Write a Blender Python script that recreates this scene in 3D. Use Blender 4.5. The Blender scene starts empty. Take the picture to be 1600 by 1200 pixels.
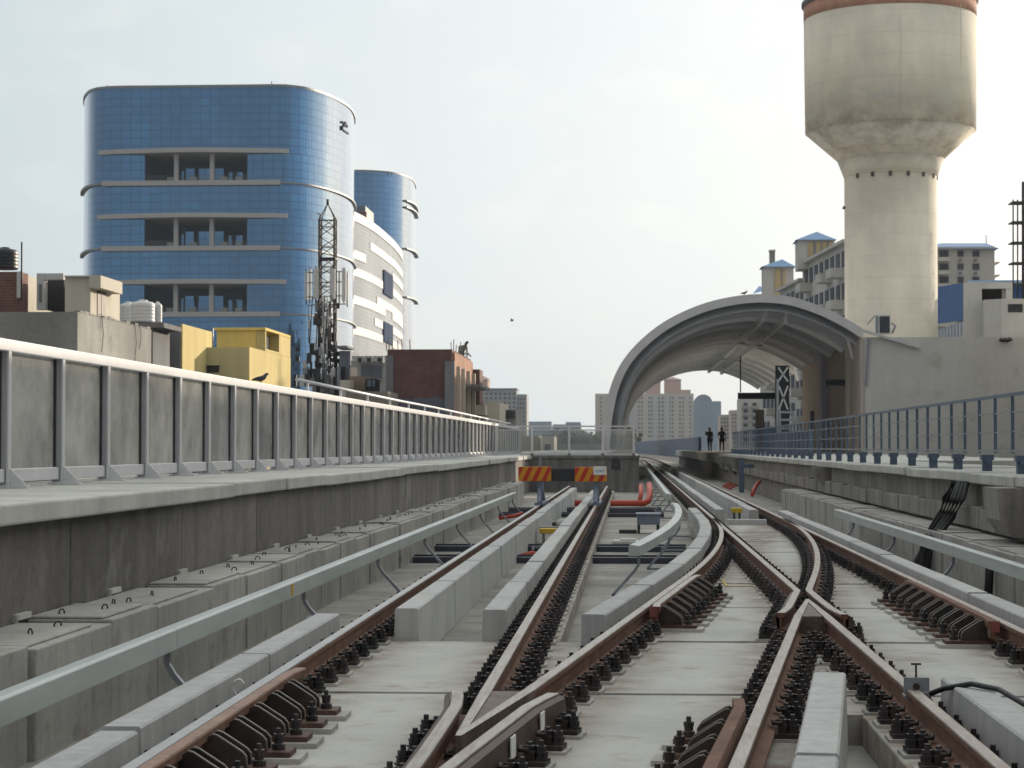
import bpy, math, random
from mathutils import Vector, Matrix
R = math.radians
random.seed(7)
SC = bpy.context.scene
COL = SC.collection

# ------------------------------------------------------------------ camera
FPX = 3300.0                      # focal length in pixels of a 1600 px wide picture
PITCH = math.atan(98 / FPX)
YAW = math.atan(185 / FPX * math.cos(PITCH))
EYE = 1.48                        # above the rail heads (rail head is z = 0, track runs along +Y)
cam_d = bpy.data.cameras.new('camera')
cam = bpy.data.objects.new('camera', cam_d)
COL.objects.link(cam)
SC.camera = cam
cam.location = (0, 0, EYE)
cam.rotation_euler = (R(90) + PITCH, 0, YAW)
cam_d.sensor_width = 36
cam_d.lens = FPX / 1600 * 36
cam_d.clip_start = 0.1
cam_d.clip_end = 20000
cam_d.dof.use_dof = True
cam_d.dof.focus_distance = 19
cam_d.dof.aperture_fstop = 8.0

# ------------------------------------------------------------------ light
SUN_AZ, SUN_EL = 36.0, 11.4       # degrees right of the track direction, above the horizon
w = bpy.data.worlds.new('World')
SC.world = w
w.use_nodes = True
nt = w.node_tree
nt.nodes.clear()
wo = nt.nodes.new('ShaderNodeOutputWorld')
bg = nt.nodes.new('ShaderNodeBackground')
sky = nt.nodes.new('ShaderNodeTexSky')
sky.sky_type = 'NISHITA'
sky.sun_disc = False
sky.sun_elevation = R(SUN_EL)
sky.sun_rotation = R(SUN_AZ)
sky.air_density = 1.0
sky.dust_density = 3.0
sky.ozone_density = 1.0
# thin bright overcast: pale veil mixed over the clear sky, with soft cloud patches
tc = nt.nodes.new('ShaderNodeTexCoord')
mp = nt.nodes.new('ShaderNodeMapping'); mp.inputs['Scale'].default_value = (3, 3, 6)
nz = nt.nodes.new('ShaderNodeTexNoise'); nz.inputs['Scale'].default_value = 2.2; nz.inputs['Detail'].default_value = 6
cr = nt.nodes.new('ShaderNodeValToRGB')
cr.color_ramp.elements[0].position = 0.40; cr.color_ramp.elements[0].color = (0.90, 0.90, 0.90, 1)
cr.color_ramp.elements[1].position = 0.70; cr.color_ramp.elements[1].color = (0.94, 0.94, 0.94, 1)
mx = nt.nodes.new('ShaderNodeMixRGB')
# the veil is brighter toward the sun (forward scattering)
sdir = (math.sin(R(SUN_AZ)) * math.cos(R(SUN_EL)), math.cos(R(SUN_AZ)) * math.cos(R(SUN_EL)), math.sin(R(SUN_EL)))
dp = nt.nodes.new('ShaderNodeVectorMath'); dp.operation = 'DOT_PRODUCT'; dp.inputs[1].default_value = sdir
nt.links.new(tc.outputs['Generated'], dp.inputs[0])
vr = nt.nodes.new('ShaderNodeValToRGB')
VE = vr.color_ramp.elements
VE[0].position = 0.34; VE[0].color = (0.37, 0.38, 0.385, 1)
VE[1].position = 0.98; VE[1].color = (1.0, 1.0, 0.985, 1)
e_ = VE.new(0.79); e_.color = (0.60, 0.67, 0.705, 1)
e_ = VE.new(0.875); e_.color = (0.78, 0.83, 0.84, 1)
e_ = VE.new(0.94); e_.color = (0.95, 0.965, 0.955, 1)
mr_ = nt.nodes.new('ShaderNodeMapRange'); mr_.inputs[1].default_value = -1; mr_.inputs[2].default_value = 1
nt.links.new(dp.outputs['Value'], mr_.inputs[0]); nt.links.new(mr_.outputs[0], vr.inputs[0])
vm = nt.nodes.new('ShaderNodeMixRGB'); vm.blend_type = 'MULTIPLY'; vm.inputs[0].default_value = 1.0; vm.inputs[2].default_value = (6.4, 6.4, 6.4, 1)
nt.links.new(vr.outputs[0], vm.inputs[1])
# faint pinkish cloud puffs
nz2 = nt.nodes.new('ShaderNodeTexNoise'); nz2.inputs['Scale'].default_value = 5.5; nz2.inputs['Detail'].default_value = 7; nz2.inputs['Roughness'].default_value = 0.55
nt.links.new(mp.outputs[0], nz2.inputs['Vector'])
cr2 = nt.nodes.new('ShaderNodeValToRGB'); cr2.color_ramp.elements[0].position = 0.50; cr2.color_ramp.elements[0].color = (0.97, 0.985, 1.0, 1)
cr2.color_ramp.elements[1].position = 0.70; cr2.color_ramp.elements[1].color = (1.05, 1.035, 1.02, 1)
nt.links.new(nz2.outputs['Fac'], cr2.inputs[0])
vm2 = nt.nodes.new('ShaderNodeMixRGB'); vm2.blend_type = 'MULTIPLY'; vm2.inputs[0].default_value = 1.0
nt.links.new(vm.outputs[0], vm2.inputs[1]); nt.links.new(cr2.outputs[0], vm2.inputs[2])
# and brighter overhead than near the horizon
sz = nt.nodes.new('ShaderNodeSeparateXYZ'); nt.links.new(tc.outputs['Generated'], sz.inputs[0])
mz = nt.nodes.new('ShaderNodeMapRange'); mz.interpolation_type = 'SMOOTHSTEP'; mz.inputs[1].default_value = 0.27; mz.inputs[2].default_value = 0.75; mz.inputs[3].default_value = 1.0; mz.inputs[4].default_value = 1.0; mz.inputs[3].default_value = 0.0
nt.links.new(sz.outputs[2], mz.inputs[0])
mzc = nt.nodes.new('ShaderNodeMixRGB'); mzc.inputs[1].default_value = (1, 1, 1, 1); mzc.inputs[2].default_value = (1.85, 1.74, 1.62, 1)
nt.links.new(mz.outputs[0], mzc.inputs[0])
vm3 = nt.nodes.new('ShaderNodeMixRGB'); vm3.blend_type = 'MULTIPLY'; vm3.inputs[0].default_value = 1.0
nt.links.new(vm2.outputs[0], vm3.inputs[1]); nt.links.new(mzc.outputs[0], vm3.inputs[2])
nt.links.new(vm3.outputs[0], mx.inputs[2])
nt.links.new(tc.outputs['Generated'], mp.inputs['Vector'])
nt.links.new(mp.outputs[0], nz.inputs['Vector'])
nt.links.new(nz.outputs['Fac'], cr.inputs[0])
nt.links.new(cr.outputs[0], mx.inputs[0])
nt.links.new(sky.outputs[0], mx.inputs[1])
nt.links.new(mx.outputs[0], bg.inputs['Color'])
bg.inputs['Strength'].default_value = 0.12
nt.links.new(bg.outputs[0], wo.inputs['Surface'])

sd = bpy.data.lights.new('sun', 'SUN')
sd.energy = 3.7
sd.angle = R(0.6)
sd.color = (1.0, 0.86, 0.68)
sun = bpy.data.objects.new('sun', sd)
COL.objects.link(sun)
S = Vector((math.sin(R(SUN_AZ)) * math.cos(R(SUN_EL)), math.cos(R(SUN_AZ)) * math.cos(R(SUN_EL)), math.sin(R(SUN_EL))))
sun.rotation_euler = S.to_track_quat('Z', 'Y').to_euler()

vs = SC.view_settings
vs.view_transform = 'Standard'
vs.look = 'None'
vs.exposure = 0.5
vs.gamma = 1.0
vs.use_curve_mapping = False
SC.cycles.max_bounces = 10
SC.cycles.diffuse_bounces = 8
SC.cycles.transparent_max_bounces = 24
SC.cycles.volume_bounces = 0

# ------------------------------------------------------------------ helpers
CB = cam.rotation_euler.to_matrix()
def ray(px, py):
    return CB @ Vector(((px - 800) / FPX, -(py - 600) / FPX, -1.0))
def Q(px, py, Y):                 # the point at distance Y along the track seen at a photo pixel
    d = ray(px, py); t = Y / d.y
    return Vector((d.x * t, Y, EYE + d.z * t))
def X_at(px, Y): return Q(px, 698, Y).x
def Z_at(py, Y, px=985): return Q(px, py, Y).z

class MB:
    """collects faces, builds ONE mesh object"""
    def __init__(s): s.v = []; s.f = []; s.m = []; s.uv = []; s.mi = 0; s.sm = []
    def face(s, pts, uv=None, smooth=False):
        n = len(s.v); s.v += [tuple(p) for p in pts]
        s.f.append(tuple(range(n, n + len(pts)))); s.m.append(s.mi); s.sm.append(smooth)
        s.uv.append(uv or [(0, 0)] * len(pts))
    def box(s, x0, x1, y0, y1, z0, z1, M=None):
        c = [Vector((x, y, z)) for z in (z0, z1) for y in (y0, y1) for x in (x0, x1)]
        if M is not None: c = [M @ p for p in c]
        n = len(s.v); s.v += [tuple(p) for p in c]
        for q in ((0, 2, 3, 1), (4, 5, 7, 6), (0, 1, 5, 4), (1, 3, 7, 5), (3, 2, 6, 7), (2, 0, 4, 6)):
            s.f.append(tuple(n + i for i in q)); s.m.append(s.mi); s.uv.append([(0, 0)] * 4); s.sm.append(False)
        return s
    def bar(s, a, b, wd, ht=None, up=(0, 0, 1)):      # rectangular bar between two points
        a = Vector(a); b = Vector(b); ht = ht or wd
        d = b - a; L = d.length
        if L < 1e-6: return s
        d /= L; u = Vector(up)
        if abs(d.dot(u)) > 0.95: u = Vector((1, 0, 0))
        x = d.cross(u).normalized(); z = x.cross(d)
        M = Matrix(((x.x, d.x, z.x, a.x), (x.y, d.y, z.y, a.y), (x.z, d.z, z.z, a.z), (0, 0, 0, 1)))
        return s.box(-wd / 2, wd / 2, 0, L, -ht / 2, ht / 2, M)
    def tube(s, path, r, n=8, caps=True):
        path = [Vector(p) for p in path]; rings = []
        rr = r if isinstance(r, (list, tuple)) else [r] * len(path)
        for i, p in enumerate(path):
            d = (path[min(i + 1, len(path) - 1)] - path[max(i - 1, 0)]).normalized()
            u = Vector((0, 0, 1)) if abs(d.z) < 0.9 else Vector((1, 0, 0))
            x = d.cross(u).normalized(); y = x.cross(d)
            rings.append([p + x * rr[i] * math.cos(2 * math.pi * k / n) + y * rr[i] * math.sin(2 * math.pi * k / n) for k in range(n)])
        s.rings(rings, True, caps, True); return s
    def rings(s, rings, closed=True, caps=False, smooth=False):
        n0 = len(s.v); n = len(rings[0])
        for r in rings: s.v += [tuple(p) for p in r]
        for i in range(len(rings) - 1):
            for k in range(n if closed else n - 1):
                a = n0 + i * n + k; b = n0 + i * n + (k + 1) % n
                s.f.append((a, b, b + n, a + n)); s.m.append(s.mi); s.uv.append([(0, 0)] * 4); s.sm.append(smooth)
        if caps:
            s.f.append(tuple(n0 + k for k in range(n))[::-1]); s.m.append(s.mi); s.uv.append([(0, 0)] * n); s.sm.append(False)
            e = n0 + (len(rings) - 1) * n
            s.f.append(tuple(e + k for k in range(n))); s.m.append(s.mi); s.uv.append([(0, 0)] * n); s.sm.append(False)
    def lathe(s, prof, cx, cy, n=32, smooth=True):
        s.rings([[(cx + r * math.cos(2 * math.pi * k / n), cy + r * math.sin(2 * math.pi * k / n), z) for k in range(n)] for r, z in prof], True, True, smooth)
        return s
    def sweep(s, path, prof, caps=True, closed=True, smooth=False):   # path in XY (z kept), profile (offset right, z)
        path = [Vector(p) for p in path]; rg = []
        for i, p in enumerate(path):
            d = path[min(i + 1, len(path) - 1)] - path[max(i - 1, 0)]; d.z = 0; d.normalize()
            r = Vector((d.y, -d.x, 0))
            rg.append([p + r * o + Vector((0, 0, z)) for o, z in prof])
        s.rings(rg, closed, caps, smooth); return s
    def prism(s, poly, z0, z1):                        # plan polygon pulled up
        n = len(poly)
        a = [(x, y, z0) for x, y in poly]; b = [(x, y, z1) for x, y in poly]
        s.face(a[::-1]); s.face(b)
        for i in range(n):
            j = (i + 1) % n; s.face([a[i], a[j], b[j], b[i]])
        return s
    def plate(s, poly, y0, y1):                        # polygon in (x, z) pulled along y
        n = len(poly)
        a = [(x, y0, z) for x, z in poly]; b = [(x, y1, z) for x, z in poly]
        s.face(a); s.face(b[::-1])
        for i in range(n):
            j = (i + 1) % n; s.face([a[j], a[i], b[i], b[j]])
        return s
    def curtain(s, plan, z0, z1, u0=0.0, smooth=True):  # wall along a plan polyline, uv in metres
        u = u0
        for (a, b) in zip(plan[:-1], plan[1:]):
            L = math.hypot(b[0] - a[0], b[1] - a[1])
            s.face([(a[0], a[1], z0), (b[0], b[1], z0), (b[0], b[1], z1), (a[0], a[1], z1)],
                   [(u, z0), (u + L, z0), (u + L, z1), (u, z1)], smooth)
            u += L
        return u
    def build(s, name, mat, parent=None, org=None, bevel=0, merge=False):
        me = bpy.data.meshes.new(name)
        if org is None:
            org = parent_world(parent) if parent else Vector((0, 0, 0))
        org = Vector(org)
        me.from_pydata([tuple(Vector(p) - org) for p in s.v], [], s.f)
        ul = me.uv_layers.new(name='UVMap')
        k = 0
        flat = []
        for q in s.uv:
            for t in q: flat += [t[0], t[1]]
        if len(flat) == len(ul.data) * 2: ul.data.foreach_set('uv', flat)
        for mm in (mat if isinstance(mat, (list, tuple)) else [mat]): me.materials.append(mm)
        me.polygons.foreach_set('material_index', s.m)
        me.polygons.foreach_set('use_smooth', s.sm)
        me.update()
        if merge:
            import bmesh
            b = bmesh.new(); b.from_mesh(me); bmesh.ops.remove_doubles(b, verts=b.verts, dist=1e-4); b.to_mesh(me); b.free()
        o = bpy.data.objects.new(name, me); COL.objects.link(o)
        if parent:
            o.parent = parent; o.location = org - parent_world(parent)
        else: o.location = org
        if bevel:
            md = o.modifiers.new('bevel', 'BEVEL'); md.width = bevel; md.segments = 2; md.limit_method = 'ANGLE'; md.angle_limit = R(40)
        return o

def parent_world(p):
    l = Vector((0, 0, 0))
    while p: l = l + Vector(p.location); p = p.parent
    return l
def tag(o, label, cat, group=None, kind=None):
    if label: o['label'] = label
    if cat: o['category'] = cat
    if group: o['group'] = group
    if kind: o['kind'] = kind
    return o
def struct(o): o['kind'] = 'structure'; return o
def thing(name, label, cat, loc=(0, 0, 0), group=None):
    o = bpy.data.objects.new(name, None); o.empty_display_size = 0.2
    COL.objects.link(o); o.location = loc
    return tag(o, label, cat, group)
def inst(src, parent=None, loc=(0, 0, 0), rz=0.0, sc=None):   # linked copy of one part
    o = src.copy(); COL.objects.link(o); o.parent = parent
    o.location = loc; o.rotation_euler = (0, 0, rz)
    if sc: o.scale = sc
    return o
ONES = ['', 'first', 'second', 'third', 'fourth', 'fifth', 'sixth', 'seventh', 'eighth', 'ninth', 'tenth', 'eleventh', 'twelfth',
        'thirteenth', 'fourteenth', 'fifteenth', 'sixteenth', 'seventeenth', 'eighteenth', 'nineteenth']
TENS = ['', '', 'twenty', 'thirty', 'forty', 'fifty', 'sixty']
TTH = ['', '', 'twentieth', 'thirtieth', 'fortieth', 'fiftieth', 'sixtieth']
def nth(n):
    if n < 20: return ONES[n]
    return TTH[n // 10] if n % 10 == 0 else TENS[n // 10] + '-' + ONES[n % 10]

# ------------------------------------------------------------------ materials
def newmat(name):
    m = bpy.data.materials.new(name); m.use_nodes = True
    b = m.node_tree.nodes['Principled BSDF']
    return m, m.node_tree, b
def N(t, kind, **kw):
    n = t.nodes.new(kind)
    for k, v in kw.items(): setattr(n, k, v)
    return n
def pos(t, scale):
    g = N(t, 'ShaderNodeNewGeometry'); mp = N(t, 'ShaderNodeMapping')
    mp.inputs['Scale'].default_value = scale
    t.links.new(g.outputs['Position'], mp.inputs['Vector'])
    return mp.outputs[0]
def noise(t, vec, scale, detail=4, rough=0.55):
    n = N(t, 'ShaderNodeTexNoise'); n.inputs['Scale'].default_value = scale
    n.inputs['Detail'].default_value = detail; n.inputs['Roughness'].default_value = rough
    t.links.new(vec, n.inputs['Vector']); return n.outputs['Fac']
def ramp(t, fac, p0, c0, p1, c1):
    r = N(t, 'ShaderNodeValToRGB'); e = r.color_ramp.elements
    e[0].position = p0; e[1].position = p1
    e[0].color = (*c0, 1) if len(c0) == 3 else c0
    e[1].color = (*c1, 1) if len(c1) == 3 else c1
    t.links.new(fac, r.inputs[0]); return r.outputs[0]
def mix(t, mode, fac, a, b):
    m = N(t, 'ShaderNodeMixRGB', blend_type=mode)
    for i, x in ((0, fac), (1, a), (2, b)):
        if hasattr(x, 'links') or hasattr(x, 'is_linked'): t.links.new(x, m.inputs[i])
        elif i == 0: m.inputs[0].default_value = x
        else: m.inputs[i].default_value = (*x, 1)
    return m.outputs[0]
def bump(t, b, h, strength=0.3, dist=0.01):
    n = N(t, 'ShaderNodeBump'); n.inputs['Strength'].default_value = strength; n.inputs['Distance'].default_value = dist
    t.links.new(h, n.inputs['Height']); t.links.new(n.outputs[0], b.inputs['Normal'])
def g3(v): return (v, v, v)
def concrete(name, col, var=0.22, streak=0.25, sc=1.0, rough=0.9, bmp=0.35, stain=None):
    m, t, b = newmat(name)
    v = pos(t, (1, 1, 1))
    c = ramp(t, noise(t, v, 0.9 * sc, 5, 0.6), 0.3, g3(1 - var), 0.7, g3(1 + var))
    c = mix(t, 'MULTIPLY', 1.0, col, c)
    f = ramp(t, noise(t, v, 28 * sc, 4, 0.7), 0.3, g3(1 - var * 0.5), 0.7, g3(1 + var * 0.4))
    c = mix(t, 'MULTIPLY', 1.0, c, f)
    if streak:
        vsx = pos(t, (5 * sc, 5 * sc, 0.35 * sc))
        s = ramp(t, noise(t, vsx, 1.3, 4, 0.6), 0.35, g3(1 - streak), 0.6, g3(1.0))
        c = mix(t, 'MULTIPLY', 1.0, c, s)
    if stain:
        s2 = ramp(t, noise(t, v, 2.3 * sc, 6, 0.65), 0.56, g3(0), 0.68, g3(1))
        c = mix(t, 'MIX', s2, c, stain)
    # small pits and specks
    k = ramp(t, noise(t, v, 70 * sc, 2, 0.5), 0.27, g3(0.6), 0.34, g3(1.0))
    c = mix(t, 'MULTIPLY', 1.0, c, k)
    t.links.new(c, b.inputs['Base Color'])
    b.inputs['Roughness'].default_value = rough
    b.inputs['Specular IOR Level'].default_value = 0.25
    bump(t, b, noise(t, v, 22 * sc, 6, 0.7), bmp, 0.01)
    return m
def plain(name, col, rough=0.6, metal=0.0, var=0.12, sc=6.0, spec=0.4, stretch=(1, 1, 1)):
    m, t, b = newmat(name)
    v = pos(t, stretch)
    c = ramp(t, noise(t, v, sc, 5, 0.6), 0.3, g3(1 - var), 0.7, g3(1 + var))
    t.links.new(mix(t, 'MULTIPLY', 1.0, col, c), b.inputs['Base Color'])
    b.inputs['Roughness'].default_value = rough; b.inputs['Metallic'].default_value = metal
    b.inputs['Specular IOR Level'].default_value = spec
    return m
def rusty(name, c0, c1, rough=0.75, sc=5.0, metal=0.2):
    m, t, b = newmat(name)
    v = pos(t, (1, 1, 1))
    c = ramp(t, noise(t, v, sc, 7, 0.7), 0.35, c0, 0.65, c1)
    f = ramp(t, noise(t, v, sc * 9, 4, 0.6), 0.3, g3(0.75), 0.7, g3(1.15))
    t.links.new(mix(t, 'MULTIPLY', 1.0, c, f), b.inputs['Base Color'])
    b.inputs['Roughness'].default_value = rough; b.inputs['Metallic'].default_value = metal
    bump(t, b, noise(t, v, sc * 12, 4, 0.6), 0.3, 0.004)
    return m
def brick(name, c1, c2, mortar, sc=1.0, lower=None, lz=0.0):
    m, t, b = newmat(name)
    g = N(t, 'ShaderNodeNewGeometry'); sp = N(t, 'ShaderNodeSeparateXYZ'); t.links.new(g.outputs['Position'], sp.inputs[0])
    ad = N(t, 'ShaderNodeMath', operation='ADD'); t.links.new(sp.outputs[0], ad.inputs[0]); t.links.new(sp.outputs[1], ad.inputs[1])
    cb = N(t, 'ShaderNodeCombineXYZ'); t.links.new(ad.outputs[0], cb.inputs[0]); t.links.new(sp.outputs[2], cb.inputs[1])
    br = N(t, 'ShaderNodeTexBrick'); t.links.new(cb.outputs[0], br.inputs['Vector'])
    br.inputs['Color1'].default_value = (*c1, 1); br.inputs['Color2'].default_value = (*c2, 1); br.inputs['Mortar'].default_value = (*mortar, 1)
    br.inputs['Scale'].default_value = sc; br.inputs['Brick Width'].default_value = 0.24; br.inputs['Row Height'].default_value = 0.085
    br.inputs['Mortar Size'].default_value = 0.012; br.inputs['Bias'].default_value = -0.1
    v = pos(t, (1, 1, 1))
    f = ramp(t, noise(t, v, 0.8, 6, 0.65), 0.3, g3(0.6), 0.7, g3(1.25))
    c = mix(t, 'MULTIPLY', 1.0, br.outputs[0], f)
    if lower:
        ns = noise(t, v, 1.6, 4)
        mr = N(t, 'ShaderNodeMath', operation='MULTIPLY_ADD'); t.links.new(ns, mr.inputs[0]); mr.inputs[1].default_value = 0.7; mr.inputs[2].default_value = lz - 0.35
        lt = N(t, 'ShaderNodeMath', operation='LESS_THAN'); t.links.new(sp.outputs[2], lt.inputs[0]); t.links.new(mr.outputs[0], lt.inputs[1])
        c = mix(t, 'MIX', lt.outputs[0], c, lower)
    t.links.new(c, b.inputs['Base Color']); b.inputs['Roughness'].default_value = 0.92
    return m
def curtain_glass(name, c0, c1, pw=1.3, ph=1.05, line=(0.02, 0.05, 0.09), lw=0.05, metal=0.0, ior=1.75, rough=0.06):
    m, t, b = newmat(name)
    uv = N(t, 'ShaderNodeUVMap'); sp = N(t, 'ShaderNodeSeparateXYZ'); t.links.new(uv.outputs[0], sp.inputs[0])
    def div(o, k):
        n = N(t, 'ShaderNodeMath', operation='DIVIDE'); t.links.new(o, n.inputs[0]); n.inputs[1].default_value = k; return n.outputs[0]
    def un(o, op, k=None):
        n = N(t, 'ShaderNodeMath', operation=op); t.links.new(o, n.inputs[0])
        if k is not None: n.inputs[1].default_value = k
        return n.outputs[0]
    u = div(sp.outputs[0], pw); vv = div(sp.outputs[1], ph)
    cb = N(t, 'ShaderNodeCombineXYZ'); t.links.new(un(u, 'FLOOR'), cb.inputs[0]); t.links.new(un(vv, 'FLOOR'), cb.inputs[1])
    wn = N(t, 'ShaderNodeTexWhiteNoise'); t.links.new(cb.outputs[0], wn.inputs['Vector'])
    c = ramp(t, wn.outputs['Value'], 0.0, c0, 1.0, c1)
    ln = N(t, 'ShaderNodeMath', operation='MAXIMUM')
    t.links.new(un(un(u, 'FRACT'), 'LESS_THAN', lw), ln.inputs[0]); t.links.new(un(un(vv, 'FRACT'), 'LESS_THAN', lw * 1.4), ln.inputs[1])
    big = ramp(t, noise(t, pos(t, (1, 1, 0.3)), 0.12, 4), 0.35, g3(0.85), 0.65, g3(1.15))
    c = mix(t, 'MULTIPLY', 1.0, c, big)
    c = mix(t, 'MIX', ln.outputs[0], c, line)
    t.links.new(c, b.inputs['Base Color'])
    b.inputs['Roughness'].default_value = rough; b.inputs['IOR'].default_value = ior; b.inputs['Metallic'].default_value = metal
    # panes lean a hair differently, so the reflection breaks up pane by pane
    nm = N(t, 'ShaderNodeNormalMap'); 
    cv = N(t, 'ShaderNodeMixRGB'); cv.inputs[0].default_value = 0.007; cv.inputs[1].default_value = (0.5, 0.5, 1, 1)
    t.links.new(wn.outputs['Color'], cv.inputs[2]); t.links.new(cv.outputs[0], nm.inputs['Color']); t.links.new(nm.outputs[0], b.inputs['Normal'])
    return m
def dirty_glass(name, col, trans=0.45, gloss=0.12, streaky=True):
    m, t, b = newmat(name)
    t.nodes.remove(b)
    out = t.nodes['Material Output']
    v = pos(t, (1, 1, 1)); v2 = pos(t, (1.6, 1.6, 0.3))
    dust = ramp(t, noise(t, v, 1.1, 6, 0.65), 0.32, g3(0.45), 0.62, g3(1.0))
    if streaky: dust = mix(t, 'MULTIPLY', 0.8, dust, ramp(t, noise(t, v2, 1.5, 4), 0.35, g3(0.6), 0.65, g3(1.1)))
    df = N(t, 'ShaderNodeBsdfDiffuse')
    oi = N(t, 'ShaderNodeObjectInfo'); rc = ramp(t, oi.outputs['Random'], 0.0, (0.74, 0.75, 0.77), 1.0, (1.0, 0.985, 0.96))
    blot = ramp(t, noise(t, v, 0.8, 5, 0.6), 0.35, g3(0.8), 0.65, g3(1.0))
    t.links.new(mix(t, 'MULTIPLY', 1.0, mix(t, 'MULTIPLY', 1.0, col, rc), blot), df.inputs['Color'])
    tl = N(t, 'ShaderNodeBsdfTranslucent'); tl.inputs['Color'].default_value = (*col, 1)
    dt = N(t, 'ShaderNodeMixShader'); dt.inputs[0].default_value = 0.18
    t.links.new(df.outputs[0], dt.inputs[1]); t.links.new(tl.outputs[0], dt.inputs[2])
    tr = N(t, 'ShaderNodeBsdfTransparent'); tr.inputs['Color'].default_value = (0.92, 0.94, 0.93, 1)
    gl = N(t, 'ShaderNodeBsdfGlossy'); gl.inputs['Roughness'].default_value = 0.08
    m1 = N(t, 'ShaderNodeMixShader')
    k = N(t, 'ShaderNodeMath', operation='MULTIPLY'); t.links.new(dust, k.inputs[0]); k.inputs[1].default_value = 1 - trans
    t.links.new(k.outputs[0], m1.inputs[0]); t.links.new(tr.outputs[0], m1.inputs[1]); t.links.new(dt.outputs[0], m1.inputs[2])
    fr = N(t, 'ShaderNodeFresnel'); fr.inputs['IOR'].default_value = 1.45
    k2 = N(t, 'ShaderNodeMath', operation='MULTIPLY'); t.links.new(fr.outputs[0], k2.inputs[0]); k2.inputs[1].default_value = gloss
    m2 = N(t, 'ShaderNodeMixShader'); t.links.new(k2.outputs[0], m2.inputs[0]); t.links.new(m1.outputs[0], m2.inputs[1]); t.links.new(gl.outputs[0], m2.inputs[2])
    t.links.new(m2.outputs[0], out.inputs['Surface'])
    return m
M = {}
M['slab'] = concrete('slab_concrete', (0.44, 0.44, 0.415), 0.15, 0.0, 1.0, 0.85, 0.25, stain=(0.33, 0.30, 0.26))
# brown brake and rust dust lies in uneven bands along the rails
_t = M['slab'].node_tree; _b = _t.nodes['Principled BSDF']; _l = _b.inputs['Base Color'].links[0].from_socket
_g = N(_t, 'ShaderNodeNewGeometry'); _s = N(_t, 'ShaderNodeSeparateXYZ'); _t.links.new(_g.outputs['Position'], _s.inputs[0])
def _m(op, a, k=None, k2=None):
    n = N(_t, 'ShaderNodeMath', operation=op)
    for i, x in enumerate((a, k, k2)):
        if x is None: continue
        if hasattr(x, 'is_linked'): _t.links.new(x, n.inputs[i])
        else: n.inputs[i].default_value = x
    return n.outputs[0]
_d = None
for _x0 in (-2.315, -0.878, 1.717, 3.152): 
    _e = _m('ABSOLUTE', _m('SUBTRACT', _s.outputs[0], _x0)); _d = _e if _d is None else _m('MINIMUM', _d, _e)
for _c in (2.053, 0.609):
    _e = _m('ABSOLUTE', _m('ADD', _m('MULTIPLY_ADD', _s.outputs[1], -0.111, _s.outputs[0]), _c)); _d = _m('MINIMUM', _d, _e)
_r = N(_t, 'ShaderNodeMapRange'); _r.interpolation_type = 'SMOOTHSTEP'; _t.links.new(_d, _r.inputs[0]); _r.inputs[1].default_value = 0.18; _r.inputs[2].default_value = 0.62; _r.inputs[3].default_value = 1; _r.inputs[4].default_value = 0
_n = ramp(_t, noise(_t, pos(_t, (1, 1, 1)), 3.2, 7, 0.7), 0.32, g3(0.12), 0.64, g3(0.95))
_k = mix(_t, 'MULTIPLY', 1.0, _r.outputs[0], _n)
_c2 = mix(_t, 'MIX', _k, _l, (0.20, 0.155, 0.12))
_sp = ramp(_t, noise(_t, pos(_t, (1, 2.2, 1)), 9, 3, 0.6), 0.68, g3(0), 0.74, g3(0.55))
_c2 = mix(_t, 'MIX', _sp, _c2, (0.20, 0.18, 0.16))
_t.links.new(_c2, _b.inputs['Base Color'])
M['floor'] = concrete('deck_concrete', (0.30, 0.29, 0.27), 0.3, 0.0, 0.9, 0.95, 0.5, stain=(0.19, 0.17, 0.15))
M['block'] = concrete('block_concrete', (0.46, 0.47, 0.47), 0.10, 0.16, 1.4, 0.85, 0.25)
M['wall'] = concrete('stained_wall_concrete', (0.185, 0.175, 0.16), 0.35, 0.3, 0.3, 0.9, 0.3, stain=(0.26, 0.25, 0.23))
M['trough'] = concrete('trough_concrete', (0.38, 0.37, 0.35), 0.22, 0.14, 1.1, 0.9, 0.5, stain=(0.26, 0.25, 0.23))
M['coping'] = concrete('coping_concrete', (0.49, 0.49, 0.46), 0.2, 0.10, 1.2, 0.85, 0.4)
M['pad'] = concrete('grout', (0.42, 0.41, 0.38), 0.2, 0.0, 3.0)
M['rail_top'] = plain('worn_rail_head', (0.31, 0.275, 0.245), 0.42, 0.3, 0.28, 1.0, 0.5, (60, 1.5, 1))
_t = M['rail_top'].node_tree; _b = _t.nodes['Principled BSDF']; _l = _b.inputs['Base Color'].links[0].from_socket
_r = ramp(_t, noise(_t, pos(_t, (6, 1.2, 1)), 1.4, 6, 0.7), 0.48, g3(0), 0.66, g3(0.75))
_t.links.new(mix(_t, 'MIX', _r, _l, (0.175, 0.115, 0.085)), _b.inputs['Base Color'])
M['rail_top2'] = plain('dull_grey_rail_head', (0.36, 0.36, 0.36), 0.45, 0.35, 0.15, 3.0, 0.5)
M['rail_side'] = rusty('rail_rust', (0.11, 0.052, 0.032), (0.20, 0.105, 0.07), 0.8, 3.0)
M['iron'] = rusty('dark_iron', (0.015, 0.013, 0.013), (0.042, 0.032, 0.028), 0.6, 8.0)
def vary(m, lo, hi):              # each copy a little lighter, dustier or rustier than the next
    t = m.node_tree; b = t.nodes['Principled BSDF']; l = b.inputs['Base Color'].links[0].from_socket
    oi = N(t, 'ShaderNodeObjectInfo'); r = ramp(t, oi.outputs['Random'], 0.0, lo, 1.0, hi)
    t.links.new(mix(t, 'MULTIPLY', 1.0, l, r), b.inputs['Base Color'])
vary(M['iron'], (0.7, 0.72, 0.75), (1.7, 1.45, 1.3))
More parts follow.
